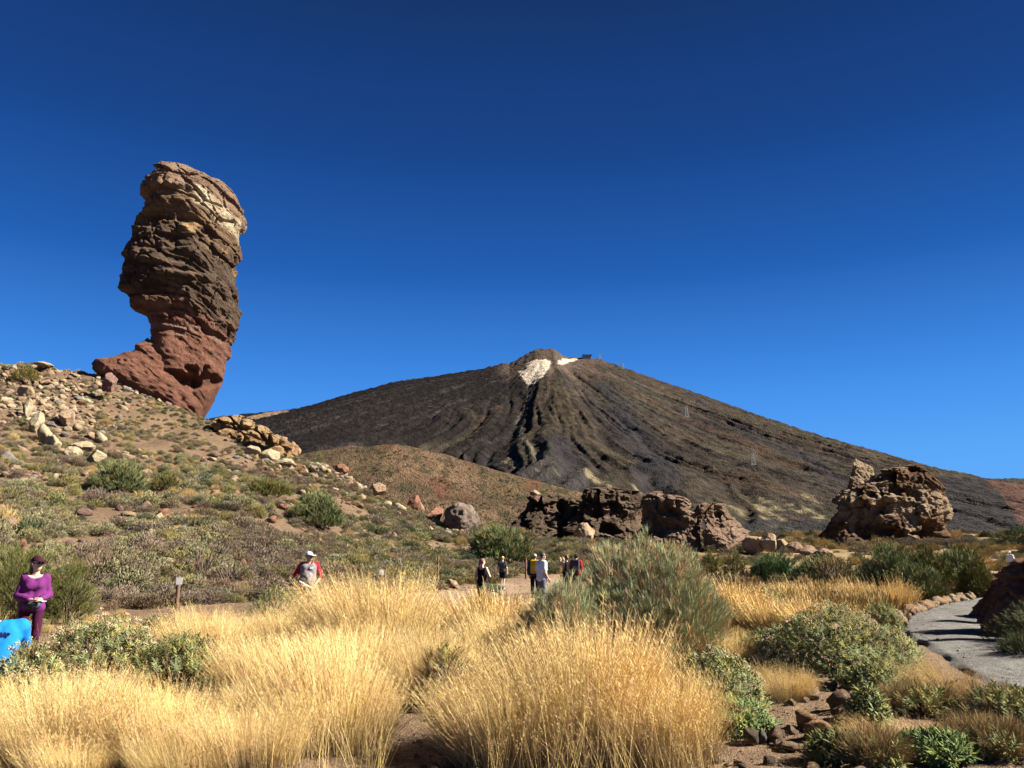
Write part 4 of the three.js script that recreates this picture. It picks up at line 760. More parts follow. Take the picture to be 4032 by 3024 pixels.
  rest.forEach(({ g, k, list }) => {
    const m = new THREE.InstancedMesh(g, k.mats[1], list.length); list.forEach(([x, y, z, s, sy, spin], i) => { _q.setFromAxisAngle(Y, spin); m.setMatrixAt(i, _m.compose(_p.set(x, y, z), _q, _s.set(s, sy, s))); const t = rr(.78, 1.25); m.setColorAt(i, _c.setRGB(t * rr(.93, 1.07), t, t * rr(.9, 1.1))); });
    m.name = 'bushes'; m.userData.kind = 'stuff'; inst.add(m); shade(m);
  });
}
{
  reseed(777); const all = [], inst = thing('scattered_stones', 'loose stones lying on the slope and ground', 'stones'); inst.userData = { kind: 'stuff' };
  for (let i = 0; i < 60000; i++) {                                       // rubble on the slope, densest up to the left and along the ridge
    const d = rr(26, 82), px = rr(-40, 480), x = xAt(px, d), f = knots(FOOT, x); if (d < f) continue;
    const y = height(x, -d), up = sstep(4, 12, y), ridge = sstep(68, 78, d) * sstep(-33, -20, x), q = clamp(up * (.5 + .9 * fbm(x * .1, d * .1, 40, 3)) + ridge * .8 + .08); if (rnd() > q * .55) continue;
    const s = .05 + .42 * Math.pow(rnd(), 5), pale = sstep(-30, -42, x) * .3 + .22 + .25 * ridge; all.push({ x, d, s, k: rnd() < pale ? (rnd() < .55 ? 'cream' : 'tan') : ['brown', 'tan', 'purple', 'red', 'grey', 'brown'][Math.floor(rnd() * 6)], slope: true });
  }
  for (let i = 0; i < 500; i++) { const d = rr(12, 60), px = rr(-20, 640), x = xAt(px, d); if (onTrail(x, d) < .05 || onTrail(x, d) > .9 && rnd() < .7) continue; all.push({ x, d, s: .03 + .12 * Math.pow(rnd(), 3), k: ['brown', 'tan', 'red', 'brown'][Math.floor(rnd() * 4)] }); }
  for (let i = 0; i < 420; i++) { const d = rr(6.3, 10.5), px = rr(690, 900), x = xAt(px, d); all.push({ x, d, s: .012 + .06 * Math.pow(rnd(), 3), k: ['brown', 'tan', 'grey', 'dark', 'tan'][Math.floor(rnd() * 5)] }); }
  for (let i = 0; i < 2600; i++) { const j = Math.floor(rnd() * 78), p = pathPts[j], n = pathPts[j + 1], l = Math.hypot(n.x - p.x, n.z - p.z), q = rr(.2, 2), x = p.x - (n.z - p.z) / l * q, z = p.z + (n.x - p.x) / l * q; all.push({ x, d: -z, s: .006 + .018 * Math.pow(rnd(), 3), k: ['grey', 'grey', 'tan', 'brown'][Math.floor(rnd() * 4)], lift: .07 }); }
  for (let i = 0; i < 160; i++) { const d = rr(6.3, 11), px = rr(360, 470), x = xAt(px, d); all.push({ x, d, s: .01 + .05 * Math.pow(rnd(), 3), k: ['brown', 'dark', 'tan'][Math.floor(rnd() * 3)] }); }
  all.sort((a, b) => b.s / b.d - a.s / a.d); const rest = new Map();
  all.forEach(({ x, d, s, k, slope, lift = 0 }, i) => {
    const g = smallGeo[i % 8], sy = s * rr(.55, .95), sz = s * rr(.8, 1.3), sx = s * rr(.8, 1.4), y = height(x, -d) + lift + sy * .3, e = [rr(-.3, .3), rr(0, 6.28), rr(-.3, .3)];
    if (i < 260) { const o = new THREE.Mesh(g, stoneMats[k]); o.position.set(x, y, -d); o.scale.set(sx, sy, sz); o.rotation.set(...e); tagMesh(o, 'loose_stone', `${s > .35 ? 'large' : s > .2 ? 'medium' : 'small'} ${k} stone ` + (slope ? (x < -38 ? 'in the rubble at the far left of the slope' : x < -26 ? 'in the rubble below the rock pillar' : x < -17 ? 'below the tawny outcrop' : 'along the descending ridge') : d > 11 ? 'beside the trail' : 'on the bare ground in front'), 'stone', 'loose stones'); }
    else { const key = (i % 8) + k; if (!rest.has(key)) rest.set(key, { g, k, list: [] }); rest.get(key).list.push([x, y, -d, sx, sy, sz, e]); }
  });
  const E = new THREE.Euler();
  rest.forEach(({ g, k, list }) => { const m = new THREE.InstancedMesh(g, stoneMats[k], list.length); list.forEach(([x, y, z, a, b, c, e], i) => { _q.setFromEuler(E.set(...e)); m.setMatrixAt(i, _m.compose(_p.set(x, y, z), _q, _s.set(a, b, c))); const t = rr(.8, 1.2); m.setColorAt(i, _c.setRGB(t, t, t)); }); m.name = 'stones'; m.userData.kind = 'stuff'; inst.add(m); shade(m); });
}
{ // bushes dotted over the brown hill, far off
  reseed(88); const t = thing('far_scrub', 'distant bushes dotting the brown hill', 'scrub'); t.userData = { kind: 'stuff' };
  const list = hillSpots.filter(([x, , z]) => rnd() < clamp(.022 + .06 * fbm(x * .02, z * .02, 5, 3), .002, .1)), m = new THREE.InstancedMesh(SCRUB[5].g[0], SCRUB[0].mats[0], list.length);
  list.forEach(([x, y, z], i) => { const s = rr(1.2, 3.2); _q.setFromAxisAngle(Y, rr(0, 6)); m.setMatrixAt(i, _m.compose(_p.set(x + rr(-3, 3), y - .2, z + rr(-3, 3)), _q, _s.set(s, s * .9, s))); const k = rr(.35, .7); m.setColorAt(i, _c.setRGB(k, k * .95, k * .8)); });
  m.name = 'bushes'; m.userData.kind = 'stuff'; t.add(m); shade(m);
}
{ // straw litter on the bare ground in front
  reseed(31); const t = thing('straw_litter', 'broken straw lying on the ground', 'litter'); t.userData = { kind: 'stuff' }; const P = [];
  for (let i = 0; i < 900; i++) { const d = rr(6.2, 12), x = xAt(rr(330, 860), d), a = rr(0, 6.28); P.push([x, height(x, -d) + .012, -d, Math.cos(a), rr(.02, .12), Math.sin(a), rr(.08, .3), rr(0, 6), rr(.55, 1.05)]); }
  scatter('straws', PROTO.straggle, MAT.straw, t, P);
}
// ───────────────────────── fence, signs, board, pylons ─────────────────────────
const postMat = rough(.16, .10, .07, .85), signMat = rough(.80, .80, .78, .6), ropeMat = rough(.06, .055, .05, .9), rustMat = rough(.20, .105, .065, .9);
const tops = [];
[[-60, 21, 1.0, 0], [176, 25, 1.05, 1], [380, 34, 1.15, 1], [437.5, 44, 1.25, 0], [485, 41, 1.15, 1], [526, 52, 1.25, 0], [600, 60, 1.2, 0]].forEach(([px, d, h, sign], i) => {
  const x = xAt(px, d), y = height(x, -d), t = thing('fence_post', ['wooden fence post beyond the left picture edge', 'left wooden fence post with a white sign by the trail', 'wooden fence post with white sign half hidden in golden grass', 'bare wooden fence post left of the woman in the black top', 'wooden fence post with white sign beside the woman in the black top', 'bare wooden fence post left of the yellow backpack', 'wooden fence post behind the big broom'][i], 'fence post', [x, y, -d]);
  const lg = new THREE.CylinderGeometry(.055, .07, h + .3, 10); lg.translate(0, h / 2 - .15, 0); part('post', lg, i > 2 ? rustMat : postMat, t);
  const cap = new THREE.ConeGeometry(.056, .05, 10); cap.translate(0, h + .02, 0); part('post_cap', cap, i > 2 ? rustMat : postMat, t);
  if (sign) { const s = part('sign_plate', new THREE.BoxGeometry(.18, .21, .012), signMat, t); s.position.set(.05, h - .12, .085); s.rotation.y = .1; }
  tops.push(new THREE.Vector3(x, y + h - .18, -d));
});
for (let i = 1; i < tops.length; i++) { const a = tops[i - 1], b = tops[i], g = []; for (let k = 0; k <= 10; k++) { const t = k / 10, p = a.clone().lerp(b, t); p.y -= .5 * Math.sin(Math.PI * t); p.y = Math.max(p.y, height(p.x, p.z) + .1); g.push(p); }
  const m = new THREE.Mesh(tube(g, .014, 5, 40), ropeMat); tagMesh(m, 'fence_rope', ['rope from the left picture edge to the left sign post', 'rope between the left sign post and the sign in the grass', 'rope between the sign in the grass and the next bare post', 'rope behind the woman in the black top', 'rope behind the grey shirted walker', 'rope behind the yellow backpack'][i - 1], 'rope', 'ropes of the trail fence'); }
{ // slanted green board on short posts
  const d = 25.5, x = xAt(492, d), y = height(x, -d), t = thing('trail_board', 'small weathered green slanted board on posts in the grass', 'board', [x, y, -d]); t.rotation.y = -.5;
  const m = rough(.06, .075, .05, .8), panel = new THREE.BoxGeometry(.7, .04, .32); const p = part('panel', panel, m, t); p.position.set(0, .78, 0); p.rotation.set(.55, 0, -.18);
  for (const s of [-1, 1]) { const l = part('leg', new THREE.BoxGeometry(.09, .95, .09), postMat, t); l.position.set(s * .26, .3, -.05); }
}
{ // cableway pylons up on the volcano
  const steel = rough(.2, .22, .22, .7), build = rough(.42, .40, .38, .8), conc = rough(.5, .47, .42, .9);
  [[600, 359.5, 6.5], [622.5, 369, 8], [686.5, 417, 12], [753, 465, 13]].forEach(([px, py, hpx], i) => {
    const [x, d] = farHit(px, py), y = volcano(x, d), h = hpx * d / FOCAL, w = h * .16, t = thing('cableway_pylon', ['lattice pylon nearest the summit on the skyline', 'lattice pylon on the skyline of the right flank', 'lattice pylon half way down the volcano', 'lowest lattice pylon on the volcano with concrete foot'][i], 'pylon', [x, y - 3, -d], 'cableway pylons');
    for (const [a, b] of [[-1, -1], [1, -1], [1, 1], [-1, 1]]) part('leg', tube([[a * w, 0, b * w], [a * w * .3, h, b * w * .3]], h * .018, 5, 2), steel, t);
    for (let k = 0; k < 5; k++) for (const s of [-1, 1]) { const w0 = w * (1 - .7 * k / 5), w1 = w * (1 - .7 * (k + 1) / 5); part('brace', tube([[-w0 * s, h * k / 5, w0], [w1 * s, h * (k + 1) / 5, w1]], h * .01, 4, 2), steel, t); }
    const arm = part('crossarm', new THREE.BoxGeometry(h * .32, h * .05, h * .12), steel, t); arm.position.y = h * 1.01;
    const f = part('footing', new THREE.BoxGeometry(w * 2.8, h * .1, w * 2.8), conc, t); f.position.y = h * .03;
  });
  const [x, d] = farHit(587, 358.6), t = thing('summit_station', 'small cableway station building on the skyline below the summit', 'building', [x, volcano(x, d) - 4, -d]);
  const b = part('wall', new THREE.BoxGeometry(60, 24, 30), build, t); b.position.y = 12; const r = part('roof', new THREE.BoxGeometry(68, 6, 36), rough(.07, .07, .08), t); r.position.y = 27;
  for (const s of [-20, 0, 20]) { const wn = part('window', new THREE.BoxGeometry(12, 9, 1.5), rough(.03, .03, .04, .3), t); wn.position.set(s, 13, 15.5); }
}
// ───────────────────────── people ─────────────────────────
function meshSDF(f, lo, hi, cell) {
  const n = [0, 1, 2].map((k) => Math.ceil((hi[k] - lo[k]) / cell) + 2), [nx, ny, nz] = n, F = new Float32Array(nx * ny * nz), B = 4, reach = B * cell * 1.25;
  for (let bz = 0; bz < nz; bz += B) for (let by = 0; by < ny; by += B) for (let bx = 0; bx < nx; bx += B) {
    const c = f(lo[0] + (bx + B / 2) * cell, lo[1] + (by + B / 2) * cell, lo[2] + (bz + B / 2) * cell), skip = Math.abs(c) > reach;
    for (let z = bz; z < Math.min(nz, bz + B); z++) for (let y = by; y < Math.min(ny, by + B); y++) for (let x = bx; x < Math.min(nx, bx + B); x++) F[x + nx * (y + ny * z)] = skip ? c : f(lo[0] + x * cell, lo[1] + y * cell, lo[2] + z * cell);
  }
  const id = new Int32Array(nx * ny * nz).fill(-1), pos = [], idx = [];
  for (let z = 0; z < nz - 1; z++) for (let y = 0; y < ny - 1; y++) for (let x = 0; x < nx - 1; x++) {
    let sx = 0, sy = 0, sz = 0, cnt = 0, v = []; const o = x + nx * (y + ny * z);
    for (let k = 0; k < 8; k++) v.push(F[o + (k & 1) + nx * ((k >> 1 & 1) + ny * (k >> 2))]);
    let m = 0; for (let k = 0; k < 8; k++) if (v[k] < 0) m |= 1 << k; if (m === 0 || m === 255) continue;
    for (let a = 0; a < 8; a++) for (const bit of [1, 2, 4]) { const b = a | bit; if (b === a || (v[a] < 0) === (v[b] < 0)) continue; const t = v[a] / (v[a] - v[b]); sx += (a & 1) + (bit === 1 ? t : 0); sy += (a >> 1 & 1) + (bit === 2 ? t : 0); sz += (a >> 2) + (bit === 4 ? t : 0); cnt++; }
    id[o] = pos.length / 3; pos.push(lo[0] + (x + sx / cnt) * cell, lo[1] + (y + sy / cnt) * cell, lo[2] + (z + sz / cnt) * cell);
  }
  const st = [1, nx, nx * ny];
  for (let z = 1; z < nz - 1; z++) for (let y = 1; y < ny - 1; y++) for (let x = 1; x < nx - 1; x++) {
    const o = x + nx * (y + ny * z);
    for (let a = 0; a < 3; a++) { if ((F[o] < 0) === (F[o + st[a]] < 0)) continue; const b = st[(a + 1) % 3], c = st[(a + 2) % 3], q = [id[o], id[o - b], id[o - b - c], id[o - c]]; if (q.some((i) => i < 0)) continue; if (F[o] < 0) idx.push(q[0], q[1], q[2], q[0], q[2], q[3]); else idx.push(q[0], q[2], q[1], q[0], q[3], q[2]); }
  }
  return geo(pos, idx);
}
const cap = (px, py, pz, a, b, r0, r1) => { const dx = b[0] - a[0], dy = b[1] - a[1], dz = b[2] - a[2], x = px - a[0], y = py - a[1], z = pz - a[2], t = clamp((x * dx + y * dy + z * dz) / (dx * dx + dy * dy + dz * dz || 1e-9)); return Math.hypot(x - dx * t, y - dy * t, z - dz * t) - (r0 + (r1 - r0) * t); };
const ell = (x, y, z, rx, ry, rz) => { const a = Math.hypot(x / rx, y / ry, z / rz), b = Math.hypot(x / rx / rx, y / ry / ry, z / rz / rz); return b ? a * (a - 1) / b : -Math.min(rx, ry, rz); };
const smin = (a, b, k) => { const h = Math.max(k - Math.abs(a - b), 0) / k; return Math.min(a, b) - h * h * k / 4; };
const union = (list, k) => (x, y, z) => { let d = 9; for (const [a, b, r, s] of list) d = smin(d, cap(x, y, z, a, b, r, s), k); return d; };
const bounds = (list, pad) => { const lo = [9, 9, 9], hi = [-9, -9, -9]; for (const [a, b, r, s] of list) for (const [p, q] of [[a, r], [b, s]]) for (let k = 0; k < 3; k++) { lo[k] = Math.min(lo[k], p[k] - q - pad); hi[k] = Math.max(hi[k], p[k] + q + pad); } return [lo, hi]; };
const add3 = (a, b) => [a[0] + b[0], a[1] + b[1], a[2] + b[2]], mul3 = (a, k) => [a[0] * k, a[1] * k, a[2] * k], sub3 = (a, b) => [a[0] - b[0], a[1] - b[1], a[2] - b[2]], cross3 = (a, b) => [a[1] * b[2] - a[2] * b[1], a[2] * b[0] - a[0] * b[2], a[0] * b[1] - a[1] * b[0]];
function hand(w, dir, palm, curl, side) {                                // bones of a hand: palm, four fingers, thumb
  const f = unit(dir), n = unit(palm), s = mul3(unit(cross3(f, n)), side), P = (a, b, c) => add3(w, add3(mul3(f, a), add3(mul3(s, b), mul3(n, c)))), out = [[P(0, 0, 0), P(.03, 0, 0), .024, .027], [P(.03, -.018, 0), P(.085, -.025, 0), .017, .015], [P(.03, .018, 0), P(.085, .024, 0), .018, .015]];
  [[-.03, .062], [-.01, .075], [.011, .078], [.03, .07]].forEach(([o, l]) => { const a = P(.088, o, 0), c = Math.cos(curl), d = Math.sin(curl), b = P(.088 + l * .5 * c, o, l * .5 * d), e = P(.088 + l * .5 * c + l * .5 * Math.cos(curl * 2), o, l * .5 * d + l * .5 * Math.sin(curl * 2)); out.push([a, b, .0095, .0088], [b, e, .0088, .0075]); });
  const t0 = P(.025, .025, .008), t1 = P(.055, .052, .022), t2 = P(.085, .05, .034); out.push([t0, t1, .013, .011], [t1, t2, .011, .009]); return out;
}
const cloth = (c) => rough(...c.map((v) => Math.max(...c) > .6 && Math.min(...c) > .3 ? v : v * .78), .92);
const folds = (x, y, z) => .007 * noise(x * 9 + y * 5, y * 13, z * 9) + .004 * noise(x * 24, y * 17 - x * 12, z * 24);
function person(label, px, d, o) {
  const x = xAt(px, d), y = height(x, -d), t = thing('person', label, 'person', [x, y + (o.lift ?? 0), -d]), sc = (o.h ?? 1.72) / 1.75; t.rotation.y = (o.yaw ?? 0) * Math.PI / 180; t.scale.setScalar(sc);
  const J = { pelvis: [0, .96, 0], waist: [0, 1.1, 0], chest: [0, 1.3, 0], neck: [0, 1.46, -.01], head: [0, 1.635, .015], sl: [o.woman ? .155 : .18, 1.415, -.01], sr: [o.woman ? -.155 : -.18, 1.415, -.01], el: [.25, 1.13, -.02], er: [-.25, 1.13, -.02], wl: [.24, .89, .06], wr: [-.24, .89, .06], hl: [.095, .93, 0], hr: [-.095, .93, 0], kl: [.1, .5, .02], kr: [-.1, .5, .02], al: [.1, .085, -.02], ar: [-.1, .085, -.02], tl: [.12, .03, .15], tr: [-.12, .03, .15], ...o.J };
  const g = o.girth ?? 1, fem = o.woman ? 1 : 0, R = (v) => v * g;
  const torso = (e) => [[add3(J.chest, [.075, .04, 0]), add3(J.waist, [.06, 0, 0]), R(.112 - fem * .012) + e, R(.1 - fem * .014) + e], [add3(J.chest, [-.075, .04, 0]), add3(J.waist, [-.06, 0, 0]), R(.112 - fem * .012) + e, R(.1 - fem * .014) + e], [add3(J.waist, [.055, 0, 0]), add3(J.pelvis, [.075, -.02, 0]), R(.1 - fem * .012) + e, .108 + e], [add3(J.waist, [-.055, 0, 0]), add3(J.pelvis, [-.075, -.02, 0]), R(.1 - fem * .012) + e, .108 + e], [J.sl, J.sr, .062 - fem * .012 + e, .062 - fem * .012 + e], ...(o.belly ? [[add3(J.waist, [0, .05, .05]), add3(J.waist, [0, -.04, .06]), .11 + e + o.belly, .1 + e + o.belly]] : []), ...(fem ? [[add3(J.chest, [.07, -.02, .075]), add3(J.chest, [-.07, -.02, .075]), .055 + e, .055 + e]] : [])];
  const arm = (s, e0, e1) => [[J['s' + s], J['e' + s], .052 + e0, .042 + e0], [J['e' + s], J['w' + s], .041 + e1, .027 + e1]];
  const leg = (s, e) => [[J['h' + s], J['k' + s], .088 + e, .056 + e], [J['k' + s], J['a' + s], .055 + e, .037 + e]];
  const skin = rough(...(o.skin ?? [.55, .32, .22]), .6);
  // body: torso, limbs, head and hands in one mesh
  const limbs = [...torso(-.006), ...arm('l', 0, 0), ...arm('r', 0, 0), ...leg('l', -.004), ...leg('r', -.004), [J.neck, J.head, .052, .05], [J.al, J.tl, .036, .026], [J.ar, J.tr, .036, .026]], geos = [meshSDF(union(limbs, .035), ...bounds(limbs, .03), .016)];
  const hy = (o.look ?? 0) * Math.PI / 180, nod = (o.nod ?? 0) * Math.PI / 180, cy = Math.cos(hy), sy_ = Math.sin(hy), cn = Math.cos(nod), sn = Math.sin(nod), hc = J.head;
  const inHead = (f) => (X, Yy, Z) => { let a = X - hc[0], b = Yy - hc[1], c = Z - hc[2]; const a2 = a * cy - c * sy_, c2 = a * sy_ + c * cy; const b3 = b * cn + c2 * sn, c3 = -b * sn + c2 * cn; return f(a2, b3, c3); };
  const headF = (a, b, c) => { let v = smin(ell(a, b - .03, c + .012, .076, .093, .096), ell(a, b + .045, c - .022, .058, .08, .068), .04); v = smin(v, cap(a, b, c, [0, .01, .083], [0, -.026, .103], .009, .014), .012); for (const s of [-1, 1]) { v = Math.min(v, ell(a - s * .078, b + .002, c + .008, .011, .03, .019)); v = Math.max(v, -(Math.hypot(a - s * .032, b - .008, c - .1) - .017)); } v = smin(v, cap(a, b, c, [-.02, -.06, .078], [.02, -.06, .078], .008, .008), .008); return v; };
  const box = [sub3(hc, [.16, .19, .19]), add3(hc, [.16, .19, .19])];
  geos.push(meshSDF(inHead(headF), ...box, .0075));
  for (const s of ['l', 'r']) { const w = J['w' + s], fd = o['dir' + s] ?? sub3(w, J['e' + s]), b = hand(w, fd, o['palm' + s] ?? [s === 'l' ? -1 : 1, 0, .3], o.curl ?? .45, s === 'l' ? 1 : -1); geos.push(meshSDF(union(b, .006), ...bounds(b, .012), .0055)); }
  part('body', mergeGeometries(geos), skin, t);
  // clothes
  const top = o.top, bot = o.bottom, hem = top.hem ?? .93;
  if (top) {
    const e = top.loose ?? .016, list = [...torso(e)], sl = top.sleeve ?? 1, sleeves = [];
    for (const s of ['l', 'r']) if (sl > 0) { const k = Math.min(1, sl), E = add3(J['s' + s], mul3(sub3(J['e' + s], J['s' + s]), k)); sleeves.push([J['s' + s], E, (fem ? .05 : .06) + e, .047 + e]); if (sl > 1) sleeves.push([J['e' + s], add3(J['e' + s], mul3(sub3(J['w' + s], J['e' + s]), (sl - 1))), .047 + e, .034 + e]); }
    const body = top.sleeveColor ? list : [...list, ...sleeves], u = union(body, .035), nk = J.neck, nd = top.neck ?? .075, slope = top.strap;
    const f = (a, b, c) => { let v = u(a, b, c) + folds(a, b, c); v = Math.max(v, hem + (J.pelvis[1] - .96) - b); v = Math.max(v, -ell(a - nk[0], b - nk[1] - .03, c - nk[2] - .02, nd, nd * (top.scoop ?? 1), nd + .03)); if (slope) { v = Math.max(v, Math.abs(a) - slope); } return v; };
    part('shirt', meshSDF(f, ...bounds(body, .03), .013), cloth(top.color), t);
    if (top.sleeveColor) { const u2 = union([...sleeves, [J.sl, add3(J.neck, [.05, -.01, 0]), .07, .055 + e], [J.sr, add3(J.neck, [-.05, -.01, 0]), .07, .055 + e]], .03), f2 = (a, b, c) => Math.max(u2(a, b, c) - .003, -ell(a - nk[0], b - nk[1] - .03, c - nk[2] - .02, nd, nd, nd + .03)); part('sleeves', meshSDF(f2, ...bounds([...sleeves, [J.sl, J.sr, .1, .1], [J.neck, J.neck, .1, .1]], .03), .012), cloth(top.sleeveColor), t); }
    if (top.patch) { const m = part('chest_patch', new THREE.BoxGeometry(.075, .05, .01), rough(.8, .8, .8), t); m.position.set(...add3(J.chest, [.085, .055, .118 + e])); m.rotation.x = -.12; }
  }
  if (bot) {
    const e = bot.loose ?? .012, waist = (bot.waist ?? 1.02) + (J.pelvis[1] - .96), u = union(bot.skirt ? [[add3(J.pelvis, [0, .03, 0]), [J.pelvis[0], bot.to, J.pelvis[2]], .14, .165], ...torso(.006).slice(2, 4)] : [...leg('l', e), ...leg('r', e), ...torso(.006).slice(2, 4)], .03);
    part(bot.skirt ? 'skirt' : bot.to > .3 ? 'shorts' : 'trousers', meshSDF((a, b, c) => Math.max(u(a, b, c) + folds(a, b * .6, c) * .7, b - waist, bot.to - b), ...bounds([...leg('l', e + .08), ...leg('r', e + .08), ...torso(.05)], .03), .014), cloth(bot.color), t);
  }
  const shoe = [[J.al, J.tl, .046, .036], [J.ar, J.tr, .046, .036]]; for (const b of shoe) part('shoe', meshSDF((a, c, e) => Math.max(union([b], .01)(a, c, e), c - .13), ...bounds([b], .02), .012), rough(...(o.shoes ?? [.08, .07, .07]), .8), t);
  const local = (name, f, mat, c = .0075, grow = 0) => part(name, meshSDF(inHead(f), sub3(box[0], [grow, grow, grow]), add3(box[1], [grow, grow, grow]), c), mat, t);
  if (o.hair) local('hair', (a, b, c) => { let v = Math.max(ell(a, b - .034, c + .018, .086, .101, .103), Math.min(c - .03 + b * .25, .055 - b) ); if (o.hair.bald) v = Math.max(v, -(Math.hypot(a, b - .1, c) - .03)); if (o.hair.long) v = smin(v, cap(a, b, c, [0, -.02, -.095], [0, -.02 - o.hair.long, -.1], .05, .03), .03); return v; }, rough(...o.hair.color, .6), .0085, o.hair.long ? .12 : .02);
  if (o.cap) { local('cap', (a, b, c) => { let v = Math.max(ell(a, b - .04, c + .012, .089, .1, .108), .045 - b + (c > 0 ? c * .05 : 0)); if (!o.cap.brimless) v = smin(v, ell(a, b - .045 + (c - .1) * .12, c - .135, .072, .009, .075), .012); if (o.cap.round) v = Math.min(v, ell(a, b - .05, c + .01, .17, .012, .18)); return v; }, rough(...o.cap.color, .85), .0065, .06); }
  if (o.glasses) local('sunglasses', (a, b, c) => { let v = Math.min(ell(Math.abs(a) - .034, b - .01, c - .087, .03, .02, .01), cap(Math.abs(a), b, c, [.062, .012, .075], [.08, .01, -.01], .005, .004)); return v; }, rough(.012, .012, .014, .2), .0055);
  else { for (const s of [-1, 1]) { const e = part('eye', new THREE.SphereGeometry(.011, 8, 6), rough(.05, .035, .03, .3), t); const v = new THREE.Vector3(s * .032, .008, .081).applyEuler(new THREE.Euler(nod, 0, 0)).applyAxisAngle(Y, hy); e.position.set(...add3(hc, [v.x, v.y, v.z])); } }
  if (o.pack) {
    const [w, h, dp] = o.pack.size ?? [.15, .24, .09], cz = J.chest[2] - .2, cyy = J.chest[1] - .04, cx = J.chest[0];
    const f = (a, b, c) => { const qx = Math.abs(a - cx) - w + .05, qy = Math.abs(b - cyy) - h + .05, qz = Math.abs(c - cz) - dp + .05; return Math.hypot(Math.max(qx, 0), Math.max(qy, 0), Math.max(qz, 0)) + Math.min(Math.max(qx, qy, qz), 0) - .05; };
    const p = part('backpack', meshSDF(f, [cx - w - .05, cyy - h - .05, cz - dp - .05], [cx + w + .05, cyy + h + .05, cz + dp + .05], .014), cloth(o.pack.color), t);
    const pk = new THREE.BoxGeometry(w * 1.3, h * .7, .03); part('pocket', pk, rough(...(o.pack.pocket ?? o.pack.color), .75), p).position.set(cx, cyy - h * .35, cz - dp - .005);
    for (const s of [-1, 1]) part('strap', tube([[cx + s * .1, cyy + .1, cz + dp], [cx + s * .11, J.chest[1] + .17, J.chest[2] - .03], [cx + s * .11, J.chest[1] + .1, J.chest[2] + .15], [cx + s * .15, J.chest[1] - .2, J.chest[2] + .02]], .022, 6), rough(.03, .03, .035), p);
  }
  if (o.pouch) { const c = [J.pelvis[0], J.pelvis[1] + .02, J.pelvis[2] + .145]; const p = part('belt_bag', meshSDF((a, b, e) => ell(a - c[0], b - c[1] + .1 * Math.abs(a - c[0]), e - c[2], .14, .075, .06), [c[0] - .17, c[1] - .12, c[2] - .1], [c[0] + .17, c[1] + .12, c[2] + .1], .012), rough(.022, .026, .045, .7), t); part('belt', new THREE.TorusGeometry(.15, .016, 6, 24).rotateX(Math.PI / 2).translate(J.pelvis[0], J.pelvis[1] + .06, J.pelvis[2]), rough(.02, .02, .03), p); part('zip', new THREE.BoxGeometry(.11, .008, .006), rough(.5, .5, .5, .4), p).position.set(c[0], c[1] + .02, c[2] + .06); }
  shade(t); t.updateMatrixWorld(true); return t;
}
const held = (p, name, label, category, g, mat, v, rot = [0, 0, 0]) => { const m = new THREE.Mesh(g, mat); m.position.copy(p.localToWorld(new THREE.Vector3(...v))); m.rotation.set(rot[0], p.rotation.y + rot[1], rot[2]); return tagMesh(m, name, label, category); };
